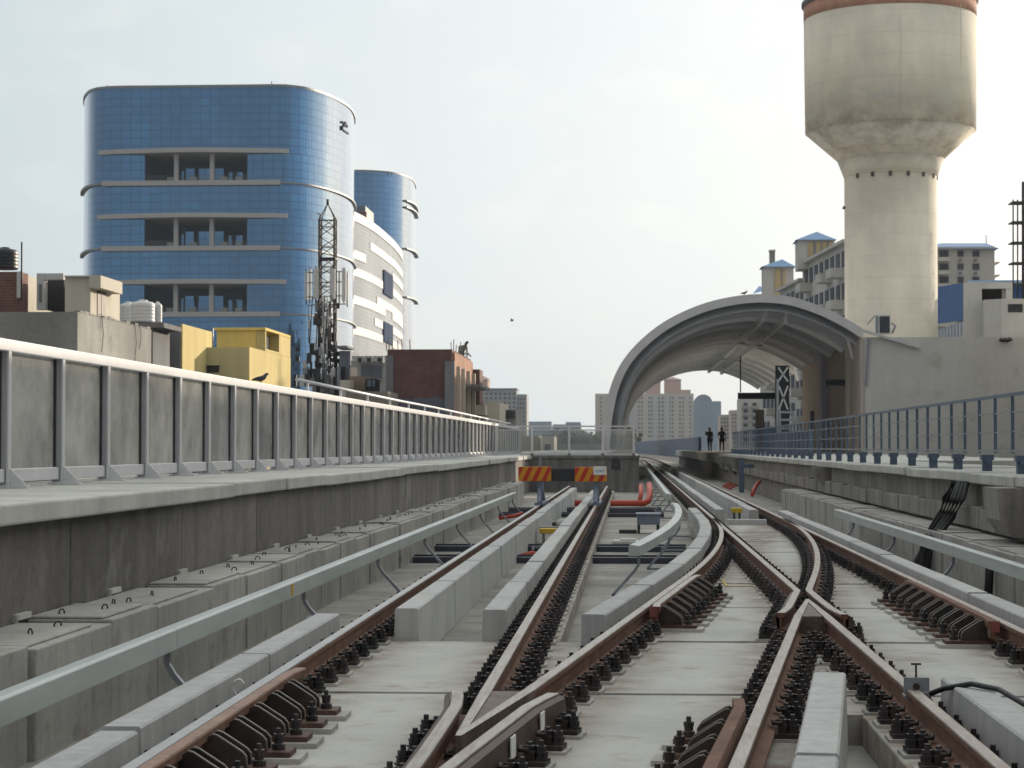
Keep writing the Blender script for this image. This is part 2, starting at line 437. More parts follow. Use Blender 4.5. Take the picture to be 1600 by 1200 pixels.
M['bolt'] = plain('bolt_steel', (0.045, 0.044, 0.048), 0.45, 0.5, 0.3, 20)
M['basebrown'] = rusty('brown_plate', (0.06, 0.03, 0.022), (0.13, 0.07, 0.05), 0.7, 9.0)
M['edge'] = plain('worn_edge_steel', (0.19, 0.17, 0.155), 0.5, 0.4, 0.2)
M['frog'] = rusty('crossing_side_steel', (0.055, 0.034, 0.028), (0.085, 0.052, 0.042), 0.6, 2.0)
M['white'] = plain('white_label', (0.72, 0.72, 0.70), 0.6)
vary(M['bolt'], (0.7, 0.7, 0.7), (1.6, 1.4, 1.25)); vary(M['block'], g3(0.9), (1.1, 1.09, 1.07)); vary(M['pad'], g3(0.8), g3(1.1))
vary(M['panel_none'], g3(1), g3(1)) if 'panel_none' in M else None
M['gap'] = plain('dark_joint', (0.045, 0.045, 0.05), 0.9)
M['cover'] = plain('grey_green_cover', (0.40, 0.44, 0.43), 0.38, 0.0, 0.16, 2.0, 0.5, (2, 0.35, 2))
M['steel'] = plain('galvanised_steel', (0.26, 0.28, 0.31), 0.45, 0.5, 0.15)
M['fence'] = plain('pale_grey_paint', (0.62, 0.62, 0.64), 0.4, 0.1, 0.06, 3.0, 0.5)
M['panel'] = dirty_glass('frosted_dusty_panel', (0.97, 0.945, 0.90), 0.16, 1.0, False)
PN = True
M['endglass'] = dirty_glass('clear_dusty_panel', (0.55, 0.56, 0.58), 0.72, 0.5)
M['blue'] = plain('blue_grey_paint', (0.095, 0.13, 0.19), 0.5, 0.1, 0.15)
M['mesh'] = dirty_glass('fine_wire_mesh', (0.30, 0.31, 0.32), 0.86, 0.0, False)
M['red'] = plain('signal_red_paint', (0.50, 0.035, 0.02), 0.4, 0, 0.1)
M['amber'] = plain('amber_paint', (0.60, 0.26, 0.015), 0.4, 0, 0.08)
M['redplastic'] = plain('red_orange_plastic', (0.42, 0.055, 0.028), 0.5, 0, 0.15)
M['yellow'] = plain('yellow_plastic', (0.55, 0.36, 0.03), 0.5)
M['greybox'] = plain('blue_grey_box', (0.16, 0.19, 0.25), 0.5)
M['black'] = plain('black_rubber', (0.012, 0.012, 0.014), 0.5)
M['darkglass'] = plain('dark_window', (0.03, 0.035, 0.045), 0.12, 0, 0.2, 3.0, 0.6)
M['greyglass'] = plain('grey_window', (0.12, 0.14, 0.17), 0.15, 0, 0.3, 0.7, 0.6)
M['canopy'] = plain('canopy_grey_sheet', (0.55, 0.55, 0.55), 0.5, 0.15, 0.08, 1.0)
M['canopy_in'] = plain('canopy_soffit_sheet', (0.76, 0.78, 0.82), 0.55, 0.1, 0.12, 0.6)
M['rib'] = plain('canopy_rib_paint', (0.86, 0.86, 0.87), 0.5, 0.1, 0.08, 2.0)
HAZE = 0.0002
# ------------------------------------------------------------------ ground and deck
SL, FL = -0.225, -0.42            # top of the track slab, top of the deck
GZ = -10.0
X1, X2, X5, X7 = -2.315, -0.878, 1.717, 3.152       # running rails of the two straight tracks
YT, YC = 43.96, 23.96             # curved part of the crossover
def R3(Y):                        # left rail of the crossover
    if Y <= YC: return -0.255 + 0.111 * (Y - 16.2)
    if Y >= YT: return X5
    return X5 - 0.111 * (YT - Y) ** 2 / (2 * (YT - YC))
def R4(Y): return R3(Y) + 1.444
def bend(X, Y): return X - max(0.0, Y - 220) ** 2 / 6500.0

m, t, b = newmat('dusty_earth')
v = pos(t, (1, 1, 1))
t.links.new(ramp(t, noise(t, v, 0.01, 8, 0.65), 0.35, (0.10, 0.10, 0.07), 0.65, (0.22, 0.19, 0.15)), b.inputs['Base Color'])
b.inputs['Roughness'].default_value = 1
M['earth'] = m
q = MB(); q.face([(-7000, -3000, GZ), (7000, -3000, GZ), (7000, 9000, GZ), (-7000, 9000, GZ)])
struct(q.build('ground', M['earth']))
q = MB()
def strip(q, xl, xr, ys, z, zb=None):
    for a, b in zip(ys[:-1], ys[1:]):
        q.face([(xl(a), a, z), (xr(a), a, z), (xr(b), b, z), (xl(b), b, z)])
YS = [-14 + 6 * i for i in range(75)]
q.sweep([(bend(0, y), y, 0) for y in YS], [(-4.9, FL), (5.5, FL), (5.5, FL - 0.5), (3.2, -2.6), (-2.6, -2.6), (-4.9, FL - 0.5)])
struct(q.build('viaduct_deck', M['floor']))

# ------------------------------------------------------------------ slabs of the crossover
J = [18.6 + 3.95 * k for k in range(-7, 8)]
def xl(Y): return -2.78 if Y <= 18.6 else R3(Y) - 0.42
def xr(Y): return R4(Y) + 0.24 if Y <= 13.6 else 3.56
def slab(y0, y1):
    n = max(2, int((y1 - y0) / 0.8)); ys = [y0 + (y1 - y0) * i / n for i in range(n + 1)]
    right = [(xr(y), y) for y in ys]
    if y0 < 13.6 < y1: right = [p for p in right if p[1] < 13.6] + [(xr(13.6), 13.6), (xr(13.601), 13.601)] + [p for p in right if p[1] > 13.601]
    poly = [(xl(y + 1e-4 if y > 18.6 - 1e-3 and y0 > 18.5 else y), y) for y in ys] + right[::-1]
    q = MB(); q.prism(poly, FL - 0.02, SL + random.uniform(-0.003, 0.003))
    struct(q.build('track_slab', M['slab'], bevel=0.012))
for a, b2 in zip(J[:-1], J[1:]):
    if a > 46: break
    slab(a + 0.065, b2 - 0.065)
def plinth(X, y0, y1, hw=0.25):
    q = MB(); q.box(X - hw, X + hw, y0, y1, FL - 0.02, SL + random.uniform(-0.003, 0.003))
    struct(q.build('track_plinth', M['slab'], bevel=0.012))
JL = [18.6 + 3.95 * k for k in range(60)]
for a, b2 in zip(JL[:-1], JL[1:]):
    if a < 78: plinth(X1, a + 0.02, b2 - 0.02); plinth(X2, a + 0.02, b2 - 0.02, 0.26)
    if 46 < a < 225: plinth(X5, a + 0.02, b2 - 0.02); plinth(X7, a + 0.02, b2 - 0.02)
for a, b2 in ((-9, 1.75), (1.79, 5.7), (5.74, 9.65), (9.69, 13.58)):
    plinth(X5, a, b2); plinth(X7, a, b2)

# ------------------------------------------------------------------ fastenings
def fastening_mesh():
    q = MB()
    q.mi = 0; q.box(-0.23, 0.23, -0.125, 0.125, SL - 0.01, SL + 0.018)
    q.mi = 1; q.box(-0.205, 0.205, -0.095, 0.095, SL + 0.018, SL + 0.045)
    for s in (-1, 1):
        q.box(s * 0.085, s * 0.14, -0.05, 0.05, SL + 0.045, SL + 0.095) if s > 0 else q.box(-0.14, -0.085, -0.05, 0.05, SL + 0.045, SL + 0.095)
        q.tube([(s * 0.11, -0.055, -0.12), (s * 0.06, -0.05, -0.125), (s * 0.055, 0.0, -0.115), (s * 0.06, 0.05, -0.125), (s * 0.11, 0.055, -0.12)], 0.012, 5)
        q.mi = 2
        q.lathe([(0.048, SL + 0.045), (0.048, SL + 0.056), (0.036, SL + 0.058), (0.036, SL + 0.082), (0.041, SL + 0.083), (0.041, SL + 0.09), (0.030, SL + 0.091), (0.030, SL + 0.120), (0.016, SL + 0.121), (0.015, SL + 0.150)], s * 0.170, 0, 6, False)
        q.lathe([(0.03, SL + 0.095), (0.03, SL + 0.12), (0.018, SL + 0.125), (0.016, SL + 0.14), (0.005, SL + 0.143)], s * 0.110, 0.0, 6, False)
        q.mi = 1
    o = q.build('rail_fastening', [M['pad'], M['iron'], M['bolt']])
    COL.objects.unlink(o); return o
FAST = fastening_mesh()
def fast_simple(q, X, Y):
    q.mi = 0; q.box(X - 0.21, X + 0.21, Y - 0.1, Y + 0.1, SL, SL + 0.045)
    for s in (-1, 1): q.box(X + s * 0.12 - 0.05, X + s * 0.12 + 0.05, Y - 0.05, Y + 0.05, SL + 0.045, SL + 0.14)
RP = [(-0.034, 0.0), (0.034, 0.0), (0.037, -0.008), (0.036, -0.036), (0.010, -0.052), (0.009, -0.140), (0.074, -0.160), (0.075, -0.174), (-0.075, -0.174), (-0.074, -0.160), (-0.009, -0.140), (-0.010, -0.052), (-0.036, -0.036), (-0.037, -0.008)]
def rail_mesh(q, path, prof=RP, dz=0.0):
    n0 = len(q.f); q.sweep([(x, y, dz) for x, y in path], prof)
    n = len(prof)
    for i in range(n0, len(q.f) - 2): q.m[i] = 0 if (i - n0) % n in (0, 1, n - 1) else 1
    q.m[-1] = q.m[-2] = 1
def heading(fn, Y): return math.atan2(-(fn(Y + 0.1) - fn(Y - 0.1)), 0.2)
def place_fast(parent, fn, ys, base=100, skip=None):
    ys = [y for y in ys if not (skip and skip(y))]
    near, far = ys[:base], ys[base:]
    pw = parent_world(parent)
    for y in near:
        inst(FAST, parent, Vector((fn(y), y, random.uniform(-0.003, 0.003))) - pw, heading(fn, y) + random.uniform(-0.02, 0.02)).name = 'rail_fastening'
    if far:
        q = MB()
        for y in far: fast_simple(q, fn(y), y)
        q.build('rail_fastening', M['iron'], parent)['kind'] = 'stuff'
def rail(label, fn, y0, y1, top='rail_top', step=None, fy=None, fmax=None, skip=None, dz=0.0, off=0.0):
    t = thing('running_rail', label, 'rail', (fn(y0), y0, 0), 'running rails')
    ys = []; y = y0
    while y < y1 - 1e-6:
        ys.append(y); y += step or 400
    ys.append(y1)
    q = MB(); rail_mesh(q, [(fn(y) , y) for y in ys])
    q.build('rail', [M[top], M['rail_side']], t)
    if fy:
        a, b2 = fy; k = []
        y = a
        while y < b2: k.append(y); y += 0.62
        place_fast(t, fn, k, 100, skip)
    return t
def const(x): return lambda Y: x
def far(x): return lambda Y: bend(x, Y)
rail('leftmost running rail, straight past the long row of grey guard blocks to the buffer stop', const(X1), -8, 80, 'rail_top2', fy=(5.2, 78))
rail('rail running straight from the nearest crossing to the right half of the buffer stop', const(X2), 12.9, 80, fy=(13.4, 78))
rail('curving rail beside the curved row of grey blocks, out of the nearest crossing', R3, 12.9, YT, step=0.7, fy=(13.5, 43), skip=lambda y: 19.3 < y < 24.3)
rail('left one of two rusty rails leaving the nearest crossing at the bottom edge', R3, -8, 8.9, fy=(5, 8.9), step=4)
rail('right one of two rusty rails leaving the nearest crossing at the bottom edge', const(X2), -8, 8.9, fy=(5, 8.9))
rail('rail from the far crossing down to the bottom edge, between bolts and check rail', R4, -8, 18.6, step=3, fy=(5, 18.4), skip=lambda y: 7.0 < y < 12.4)
rail('rail from the far crossing to the lower right corner, cable clamp on it', const(X5), -8, 18.6, fy=(5, 18.4))
rail('straight left rail of the right hand track, from far crossing toward the station', far(X5), 22.5, 420, step=20, fy=(22.7, 140))
rail('curved switch rail that swings from the right hand track into the far crossing', R4, 22.5, YT, step=0.7, fy=(22.7, 43))
rail('rightmost running rail, straight beside the low row of guard blocks into the station', far(X7), -8, 420, step=20, fy=(8, 140), skip=lambda y: 17.9 < y < 23.3)

# ------------------------------------------------------------------ the two crossings
M['frogtop'] = rusty('crossing_block_steel', (0.085, 0.055, 0.045), (0.17, 0.13, 0.11), 0.65, 4.0)
WP = [(o * 1.0, z) for o, z in RP]
def crossing(label, pts_vee, wing_a, wing_b, heel, fys, side):
    t = thing('rail_crossing', label, 'rail crossing', (pts_vee[0][0], heel, 0), 'rail crossings')
    q = MB(); q.mi = 0
    n = len(pts_vee)
    hl, nl, nr, hr = pts_vee; sg = 1 if nl[1] < hl[1] else -1; ym = nl[1] + sg * 0.42          # worn heads that merge toward the point
    f = (ym - hl[1]) / (nl[1] - hl[1])
    ml = (hl[0] + (nl[0] - hl[0]) * f, ym); mr_ = (hr[0] + (nr[0] - hr[0]) * f, ym); wd = 0.072 * (1 if hr[0] > hl[0] else -1); mid = ((ml[0] + mr_[0]) / 2, ym)
    il, ir = (hl[0] + wd, hl[1]), (hr[0] - wd, hr[1])
    q.face([(*p, 0.0) for p in (hl, il, mid, ml)]); q.face([(*p, 0.0) for p in (ir, hr, mr_, mid)]); q.face([(*p, 0.0) for p in (ml, mid, mr_, nr, nl)])
    q.mi = 1; q.face([(*p, -0.008) for p in (il, ir, mid)])
    for a, b2 in ((il, mid), (mid, ir)): q.face([(*a, -0.008), (*b2, -0.008), (*b2, 0.0), (*a, 0.0)])
    q.mi = 1
    q.face([(x, y, -0.172) for x, y in pts_vee][::-1])
    for i in range(n):
        j = (i + 1) % n; a, b2 = pts_vee[i], pts_vee[j]
        q.face([(a[0], a[1], -0.172), (b2[0], b2[1], -0.172), (b2[0], b2[1], 0), (a[0], a[1], 0)])
    q.build('crossing_point', [M['rail_top'], M['frogtop']], t)
    for wg in (wing_a, wing_b):
        q = MB(); rail_mesh(q, wg); q.build('wing_rail', [M['rail_top'], M['rail_side']], t)
    for wg, s in ((wing_a, side[0]), (wing_b, side[1])):
        q = MB(); q.sweep([(x, y, 0) for x, y in wg[2:]], [(s * 0.042, -0.012), (s * 0.075, -0.03), (s * 0.085, -0.172), (s * 0.030, -0.172)][::(1 if s > 0 else -1)])
        q.build('side_plate', M['frog'], t)
    for fn, ys in fys:
        place_fast(t, fn, ys)
    return t
yy = lambda a, b2, d=0.62: [a + d * i for i in range(int((b2 - a) / d) + 1)]
w_l = [(R3(8.92), 8.92), (R3(9.2), 9.2), (-1.008, 9.55), (-1.0, 10.2), (-0.998, 11.2), (-1.0, 12.1), (-1.03, 12.6), (-1.055, 12.85)]
w_r = [(X2, 8.92), (X2, 9.2), (-0.872, 9.55), (R3(10.2) + 0.118, 10.2), (R3(11.2) + 0.118, 11.2), (R3(12.1) + 0.12, 12.1), (R3(12.5) + 0.15, 12.5), (R3(12.75) + 0.172, 12.75)]
fr = crossing('nearest rail crossing at bottom centre, with two white labels on its brown side plate',
         [(X2 - 0.035, 12.9), (X2 - 0.022, 10.85), (X2 + 0.01, 10.85), (R3(12.9) + 0.037, 12.9)], w_l, w_r, 12.9,
         [(lambda y: -1.02, yy(9.2, 12.6)), (lambda y: R3(y) + 0.16, yy(9.4, 12.8))], (-1, 1))
for y in (11.05, 12.05):
    x = R3(y) + 0.118 + 0.088
    q = MB(); q.bar((x, y - 0.07, -0.085), (x + 0.0155, y + 0.07, -0.085), 0.006, 0.115)
    q.build('label_plate', M['white'], fr)
w_l = [(X5, 22.48), (X5, 22.2), (X5 - 0.004, 21.95), (R4(21.3) - 0.118, 21.3), (R4(20.4) - 0.118, 20.4), (R4(19.7) - 0.12, 19.7), (R4(19.3) - 0.14, 19.3), (R4(19.0) - 0.165, 19.0)]
w_r = [(R4(22.48), 22.48), (R4(22.2), 22.2), (X5 + 0.124, 21.95), (X5 + 0.118, 21.3), (X5 + 0.118, 20.4), (X5 + 0.12, 19.6), (X5 + 0.14, 19.2), (X5 + 0.17, 18.85)]
crossing('farther rail crossing right of centre, a V of worn rails opening toward the viewer',
         [(X5 + 0.035, 18.6), (X5 + 0.015, 20.72), (X5 - 0.015, 20.72), (R4(18.6) - 0.037, 18.6)], w_l, w_r, 18.6,
         [(lambda y: X5 + 0.13, yy(18.9, 22.3)), (lambda y: R4(y) - 0.14, yy(18.8, 22.3))], (1, -1))

# ------------------------------------------------------------------ check rails on bracket chairs
CP = [(-0.035, 0.022), (0.030, 0.022), (0.034, 0.012), (0.034, -0.03), (0.012, -0.045), (0.012, -0.12), (-0.035, -0.12)]
def bracket_mesh(s):
    q = MB(); q.mi = 0
    P = [(0.014, -0.02), (0.06, 0.004), (0.085, -0.002), (0.215, -0.085), (0.235, -0.11), (0.24, SL + 0.06), (0.0, SL + 0.06)]
    for yo in (-0.075, 0.055):
        pl = [(s * x, z) for x, z in P]
        q.mi = 0; q.plate(pl, yo, yo + 0.018)
        q.mi = 1
        for a, b2 in zip(P[1:5], P[2:6]):
            q.bar((s * a[0], yo + 0.009, a[1] + 0.002), (s * b2[0], yo + 0.009, b2[1] + 0.002), 0.020, 0.006)
    q.mi = 2; q.box(*sorted((s * -0.02, s * 0.37)), -0.11, 0.11, SL + 0.03, SL + 0.06)
    q.mi = 3; q.box(*sorted((s * 0.0, s * 0.43)), -0.15, 0.15, SL - 0.01, SL + 0.03)
    q.mi = 4
    q.lathe([(0.036, SL + 0.06), (0.036, SL + 0.09), (0.026, SL + 0.095), (0.026, SL + 0.12), (0.03, SL + 0.122), (0.03, SL + 0.145), (0.015, SL + 0.148), (0.014, SL + 0.175)], s * 0.29, 0, 8, False)
    o = q.build('bracket_chair', [M['iron'], M['edge'], M['basebrown'], M['pad'], M['bolt']]); COL.objects.unlink(o); return o
BR = {1: bracket_mesh(1), -1: bracket_mesh(-1)}
def check_rail(label, fn, y0, y1, s, tip=None, ys=None, top='rail_top'):
    t = thing('check_rail', label, 'check rail', (fn(y0), y0, 0), 'check rails')
    off = lambda Y: fn(Y) + s * 0.112
    path = [(off(y0) + s * 0.03, y0), (off(y0 + 0.35), y0 + 0.35)]
    y = y0 + 1.0
    while y < y1 - 0.5: path.append((off(y), y)); y += 0.8
    path += [(off(y1 - 0.35), y1 - 0.35), (off(y1) + s * 0.03, y1)]
    q = MB(); rail_mesh(q, path, [(s * o, z) for o, z in CP][::(1 if s > 0 else -1)])
    q.build('check_rail_bar', [M[top], M['rail_side']], t)
    pw = parent_world(t)
    for y in ys or yy(y0 + 0.35, y1 - 0.2, 0.6):
        inst(BR[s], t, Vector((off(y), y, 0)) - pw, heading(fn, y)).name = 'bracket_chair'
    if tip:
        q = MB(); x = off(tip); q.box(x - 0.036, x + 0.036, tip - 0.02, tip + 0.012, -0.07, 0.024); q.build('painted_tip', M['redpaint'], t)
    return t
M['redpaint'] = plain('faded_red_paint', (0.20, 0.06, 0.05), 0.7)
M['rust_top'] = rusty('rusty_check_rail_top', (0.25, 0.155, 0.115), (0.34, 0.22, 0.17), 0.7, 2.0)
check_rail('rusty check rail on black bracket chairs at the lower left, along the leftmost rail', const(X1), 4.5, 13.9, 1, top='rust_top')
check_rail('check rail at the bottom edge right of centre, its black bracket chairs facing left', R4, 4.5, 12.35, -1, top='rust_top')
check_rail('red tipped check rail on bracket chairs along the curving rail in the middle', R3, 19.35, 24.2, 1, 19.35)
check_rail('red tipped check rail on bracket chairs beside the rightmost rail', const(X7), 17.9, 23.3, -1, 17.9)

# ------------------------------------------------------------------ grey concrete guard blocks
def block_mesh(L, wd=0.205, z0=FL, z1=0.05):
    q = MB(); a = wd / 2
    q.sweep([(0, 0, 0), (0, L / 2, 0), (0, L, 0)], [(-a - 0.012, z0), (-a, z1 - 0.012), (-a + 0.012, z1), (a - 0.012, z1), (a, z1 - 0.012), (a + 0.012, z0)][::-1])
    return q
BLK = {}
def blocks(row, xs, ys, grp, where):
    """one block from ys[i] to ys[i+1]"""
    for i, (a, b2) in enumerate(zip(ys[:-1], ys[1:])):
        L = round(b2 - a - 0.10, 3)
        key = L
        if key not in BLK:
            o = block_mesh(L).build('guard_block', M['block']); COL.objects.unlink(o); BLK[key] = o
        o = BLK[key].copy(); COL.objects.link(o); o.name = 'guard_block'
        x0, x1 = xs(a), xs(b2)
        o.location = (x0 + random.uniform(-0.008, 0.008), a, random.uniform(-0.006, 0.006)); o.rotation_euler = (0, 0, math.atan2(-(x1 - x0), b2 - a) + random.uniform(-0.002, 0.002))
        tag(o, 'grey concrete guard block %s, %s from its near end' % (where, nth(i + 1)), 'concrete block', grp)
stp = lambda a, n, d=3.95: [a + d * i for i in range(n + 1)]
blocks(0, const(-2.598), [2.8, 6.75, 10.7, 14.58, 18.2], 'guard blocks outside the leftmost rail', 'outside the leftmost rail')
blocks(0, const(-1.97), stp(18.6, 14), 'guard blocks inside the leftmost rail', 'in row right of leftmost rail')
blocks(0, const(-1.188), stp(18.55, 13), 'guard blocks left of the second rail', 'in middle row before buffer stop')
blocks(0, lambda y: R3(y) - 0.275, stp(18.1, 8), 'curved row of guard blocks', 'in the curved row')
blocks(0, const(3.405), [2.1, 6.05, 10.0, 13.8, 17.4, 21.0, 24.4, 28.4, 32.3, 36.2, 40.1, 44, 47.7], 'guard blocks outside the rightmost rail', 'outside the rightmost rail')
blocks(0, const(2.05), stp(48.5, 20, 5), 'far guard blocks by the left rail of the right track', 'in far left row inside right track')
blocks(0, const(2.81), stp(48.3, 20, 5), 'far guard blocks by the rightmost rail', 'in far right row inside right track')
blocks(0, lambda y: R4(y) + 0.37, [2.0, 6.0, 9.98, 13.65], 'guard blocks between the crossing rails', 'in row below far crossing')
blocks(0, const(2.022), [2.0, 5.8, 9.6, 13.4], 'guard blocks right of the cable clamp', 'right of the cable clamp')

# ------------------------------------------------------------------ third rails under grey covers
CV = [(-0.070, -0.045), (-0.070, 0.078), (0.050, 0.094), (0.066, 0.080), (0.068, -0.05)]
def third_rail(label, fn, y0, y1, s, sec=6.3, brs=5.9, b0=None, foot=0.52):
    t = thing('third_rail', label, 'third rail', (fn(y0), y0, 0.19), 'covered third rails')
    y = y0
    while y < y1 - 0.05:
        e = min(y + sec, y1)
        k = max(1, int((e - y) / 1.2)) if fn(y) != fn(e) else 1
        q = MB(); q.sweep([(fn(y + (e - 0.012 - y) * i / k), y + (e - 0.012 - y) * i / k, 0.19) for i in range(k + 1)], [(s * o, z) for o, z in CV][::(1 if s < 0 else -1)])
        q.build('cover', M['cover'], t, bevel=0.006)
        y = e
    k = max(1, int((y1 - y0) / 1.5)) if fn(y0) != fn(y1) else 1
    q = MB(); q.sweep([(fn(y0 + 0.2 + (y1 - y0 - 0.4) * i / k), y0 + 0.2 + (y1 - y0 - 0.4) * i / k, 0.15) for i in range(k + 1)], [(-0.03, -0.02), (0.03, -0.02), (0.03, 0.03), (-0.03, 0.03)][::-1])
    q.build('conductor', M['steel'], t)
    y = b0 if b0 else y0 + 0.6
    while y < y1 and y < 120:
        q = MB(); x = fn(y)
        pts = [(x - s * 0.03, y, 0.17), (x - s * 0.03, y, 0.03), (x + s * 0.02, y, -0.05), (x + s * 0.30, y, FL + 0.06), (x + s * foot, y, FL + 0.06)]
        for a, b2 in zip(pts[:-1], pts[1:]): q.bar(a, b2, 0.035, 0.06, (0, 1, 0))
        q.box(min(x + s * (foot - 0.12), x + s * foot), max(x + s * (foot - 0.12), x + s * foot), y - 0.08, y + 0.08, FL, FL + 0.045)
        q.build('support_bracket', M['steel'], t)
        y += brs
    return t
tr_ = third_rail('long grey covered third rail running along the left side of the tracks', const(-3.06), -6.3, 55.5, 1, 6.72, 5.9, 2.2)
q = MB(); q.box(-2.993, -2.9905, 18.55, 18.68, 0.165, 0.262); q.build('yellow_mark', M['yellow'], tr_)
third_rail('short grey covered third rail with an open near end inside the curved row of blocks', lambda y: R3(y) - 0.77, 25.9, 45.5, -1, 6.6, 5.8, 26.2, -0.3)
third_rail('far grey covered third rail left of the right hand track, ending near the red pipe', const(0.97), 54, 240, -1, 8, 6, 54.6, -0.3)
third_rail('grey covered third rail along the right side under the walkway', const(3.98), -6, 41, -1, 6.4, 5.9, 3.0, 0.4)

# ------------------------------------------------------------------ side walls, troughs and walkways
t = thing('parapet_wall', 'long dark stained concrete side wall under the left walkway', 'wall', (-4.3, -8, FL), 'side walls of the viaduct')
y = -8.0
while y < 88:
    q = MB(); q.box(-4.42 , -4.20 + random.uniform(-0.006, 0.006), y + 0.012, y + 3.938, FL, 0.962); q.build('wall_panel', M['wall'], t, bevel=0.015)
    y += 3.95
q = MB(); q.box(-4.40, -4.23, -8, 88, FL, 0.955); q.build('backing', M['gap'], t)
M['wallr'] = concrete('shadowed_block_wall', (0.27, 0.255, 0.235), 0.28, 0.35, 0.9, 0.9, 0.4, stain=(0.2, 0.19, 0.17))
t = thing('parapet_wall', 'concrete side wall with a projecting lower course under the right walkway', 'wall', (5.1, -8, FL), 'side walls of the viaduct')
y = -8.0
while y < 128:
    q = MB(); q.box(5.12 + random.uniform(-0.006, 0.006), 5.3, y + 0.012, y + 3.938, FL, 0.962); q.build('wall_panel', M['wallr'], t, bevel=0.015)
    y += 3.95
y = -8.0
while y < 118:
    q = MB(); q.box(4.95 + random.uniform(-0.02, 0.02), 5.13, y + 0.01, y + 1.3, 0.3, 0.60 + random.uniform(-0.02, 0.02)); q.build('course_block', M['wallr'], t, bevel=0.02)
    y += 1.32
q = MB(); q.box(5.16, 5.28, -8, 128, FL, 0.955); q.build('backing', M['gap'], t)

def loop_mesh():
    q = MB(); q.tube([(0, -0.032, 0), (0, -0.032, 0.022), (0, -0.018, 0.038), (0, 0.018, 0.038), (0, 0.032, 0.022), (0, 0.032, 0)], 0.006, 6)
    o = q.build('lifting_loop', M['iron']); COL.objects.unlink(o); return o
LOOP = loop_mesh()
TROUGHS = []
def troughs(xa, xb, y0, y1, zt, grp, where, loops):
    y = y0; i = 0
    while y < y1:
        L = random.choice((1.45, 1.9, 1.6, 2.2)); i += 1
        t = thing('cable_trough', 'pale concrete cable trough %s, %s from its near end' % (where, nth(i)), 'cable trough', ((xa + xb) / 2, y, FL), grp)
        dx = random.uniform(-0.03, 0.02); zz = zt + random.uniform(-0.015, 0.01)
        q = MB(); s = 1 if xb > xa else -1
        q.box(min(xa, xb + dx), max(xa, xb + dx), y + 0.012, y + L - 0.012, FL - 0.02, zz)
        q.build('trough_body', M['trough'], t, bevel=0.012)
        q = MB(); q.box(min(xa, xb + dx - s * 0.06) + 0.01, max(xa, xb + dx - s * 0.06) - 0.01, y + 0.03, y + L * random.uniform(0.8, 0.97), zz, zz + 0.022)
        q.build('trough_lid', M['trough'], t, bevel=0.012)
        if loops:
            for k in range(3):
                if random.random() < 0.85:
                    inst(LOOP, t, (random.uniform(-0.12, 0.12), 0.25 + k * L * 0.3 + random.uniform(-0.1, 0.1), zz + 0.015 - FL), random.uniform(-0.7, 0.7)).name = 'lifting_loop'
        y += L
troughs(-4.19, -3.6, 2.5, 72, 0.272, 'cable troughs along the left wall', 'along the dark left wall', True)
troughs(5.1, 4.43, 9.5, 62, 0.235, 'cable troughs along the right wall', 'under the right walkway', False)
# little clips on the joint of wall and trough
for i, y in enumerate(yy(6.4, 40, 2.6)):
    q = MB(); q.box(-4.205, -4.17, y, y + 0.02, 0.28, 0.335); q.box(-4.205, -4.165, y + 0.021, y + 0.34, 0.295, 0.335)
    tag(q.build('cable_clip', M['coping'], org=(-4.2, y, 0.3)), 'small pale clip at foot of dark left wall, %s from near end' % nth(i + 1), 'clip', 'clips along the left wall')

def copings(xa, xb, y0, y1, L, grp, where, jit=0.03):
    y = y0; i = 0
    while y < y1:
        i += 1; e = min(y + L, y1)
        dx = random.uniform(-jit, jit); dz = random.uniform(-0.012, 0.008)
        x0, x1 = (xa, xb + dx) if xb > xa else (xb + dx, xa)
        q = MB(); n = 5                                         # slightly uneven front edge
        q.box(x0, x1, y + 0.006, e - 0.006, 0.962 + dz, 1.107 + dz)
        o = q.build('walkway_slab', M['coping'], org=((x0 + x1) / 2, y, 0.96), bevel=0.018)
        tag(o, 'pale walkway slab %s, %s from near end' % (where, nth(i)), 'concrete slab', grp)
        y = e
copings(-6.35, -4.1, 2, 88, 3.3, 'walkway slabs of the left side', 'on the dark left wall')
copings(7.3, 4.94, 6, 118, 3.6, 'walkway slabs of the right side', 'on the right wall below the blue fence', 0.02)
# ------------------------------------------------------------------ left panel fence
CT = 1.107                        # top of the walkway slabs
FX = -5.80
t = thing('panel_fence', 'long pale grey fence with frosted dusty panels along the left walkway', 'fence', (FX, 4, CT))
PY = [19.2 + 1.86 * k for k in range(-7, 49)]
q = MB(); q.box(FX - 0.10, FX + 0.085, PY[0] - 0.1, PY[-1] + 0.1, 2.36, 2.472); q.build('top_rail', M['fence'], t, bevel=0.01)
q = MB(); q.box(FX - 0.03, FX + 0.05, PY[0] - 0.1, PY[-1] + 0.1, 1.15, 1.275); q.build('bottom_rail', M['fence'], t, bevel=0.008)
q = MB()
q.box(FX - 0.02, FX + 0.075, -0.012, 0.012, CT + 0.02, 2.362); q.box(FX + 0.066, FX + 0.085, -0.045, 0.045, CT + 0.02, 2.362); q.box(FX - 0.035, FX - 0.018, -0.05, 0.05, CT + 0.02, 2.362)
post = q.build('fence_post', M['fence'], t)
q = MB(); q.plate([(FX + 0.08, CT + 0.02), (FX + 0.225, CT + 0.02), (FX + 0.225, CT + 0.04), (FX + 0.086, 1.285)], -0.008, 0.008); q.box(FX - 0.06, FX + 0.26, -0.07, 0.07, CT - 0.005, CT + 0.018)
foot = q.build('foot_bracket', M['fence'], t)
q = MB(); q.box(FX - 0.012, FX - 0.002, 0.03, 1.83, 1.27, 2.365); pan = q.build('fence_panel', M['panel'], t)
q = MB(); q.box(FX - 0.005, FX + 0.02, 1.775, 1.808, 1.27, 2.365); seal = q.build('panel_seal', M['gap'], t)
proto = [post, foot, pan, seal]
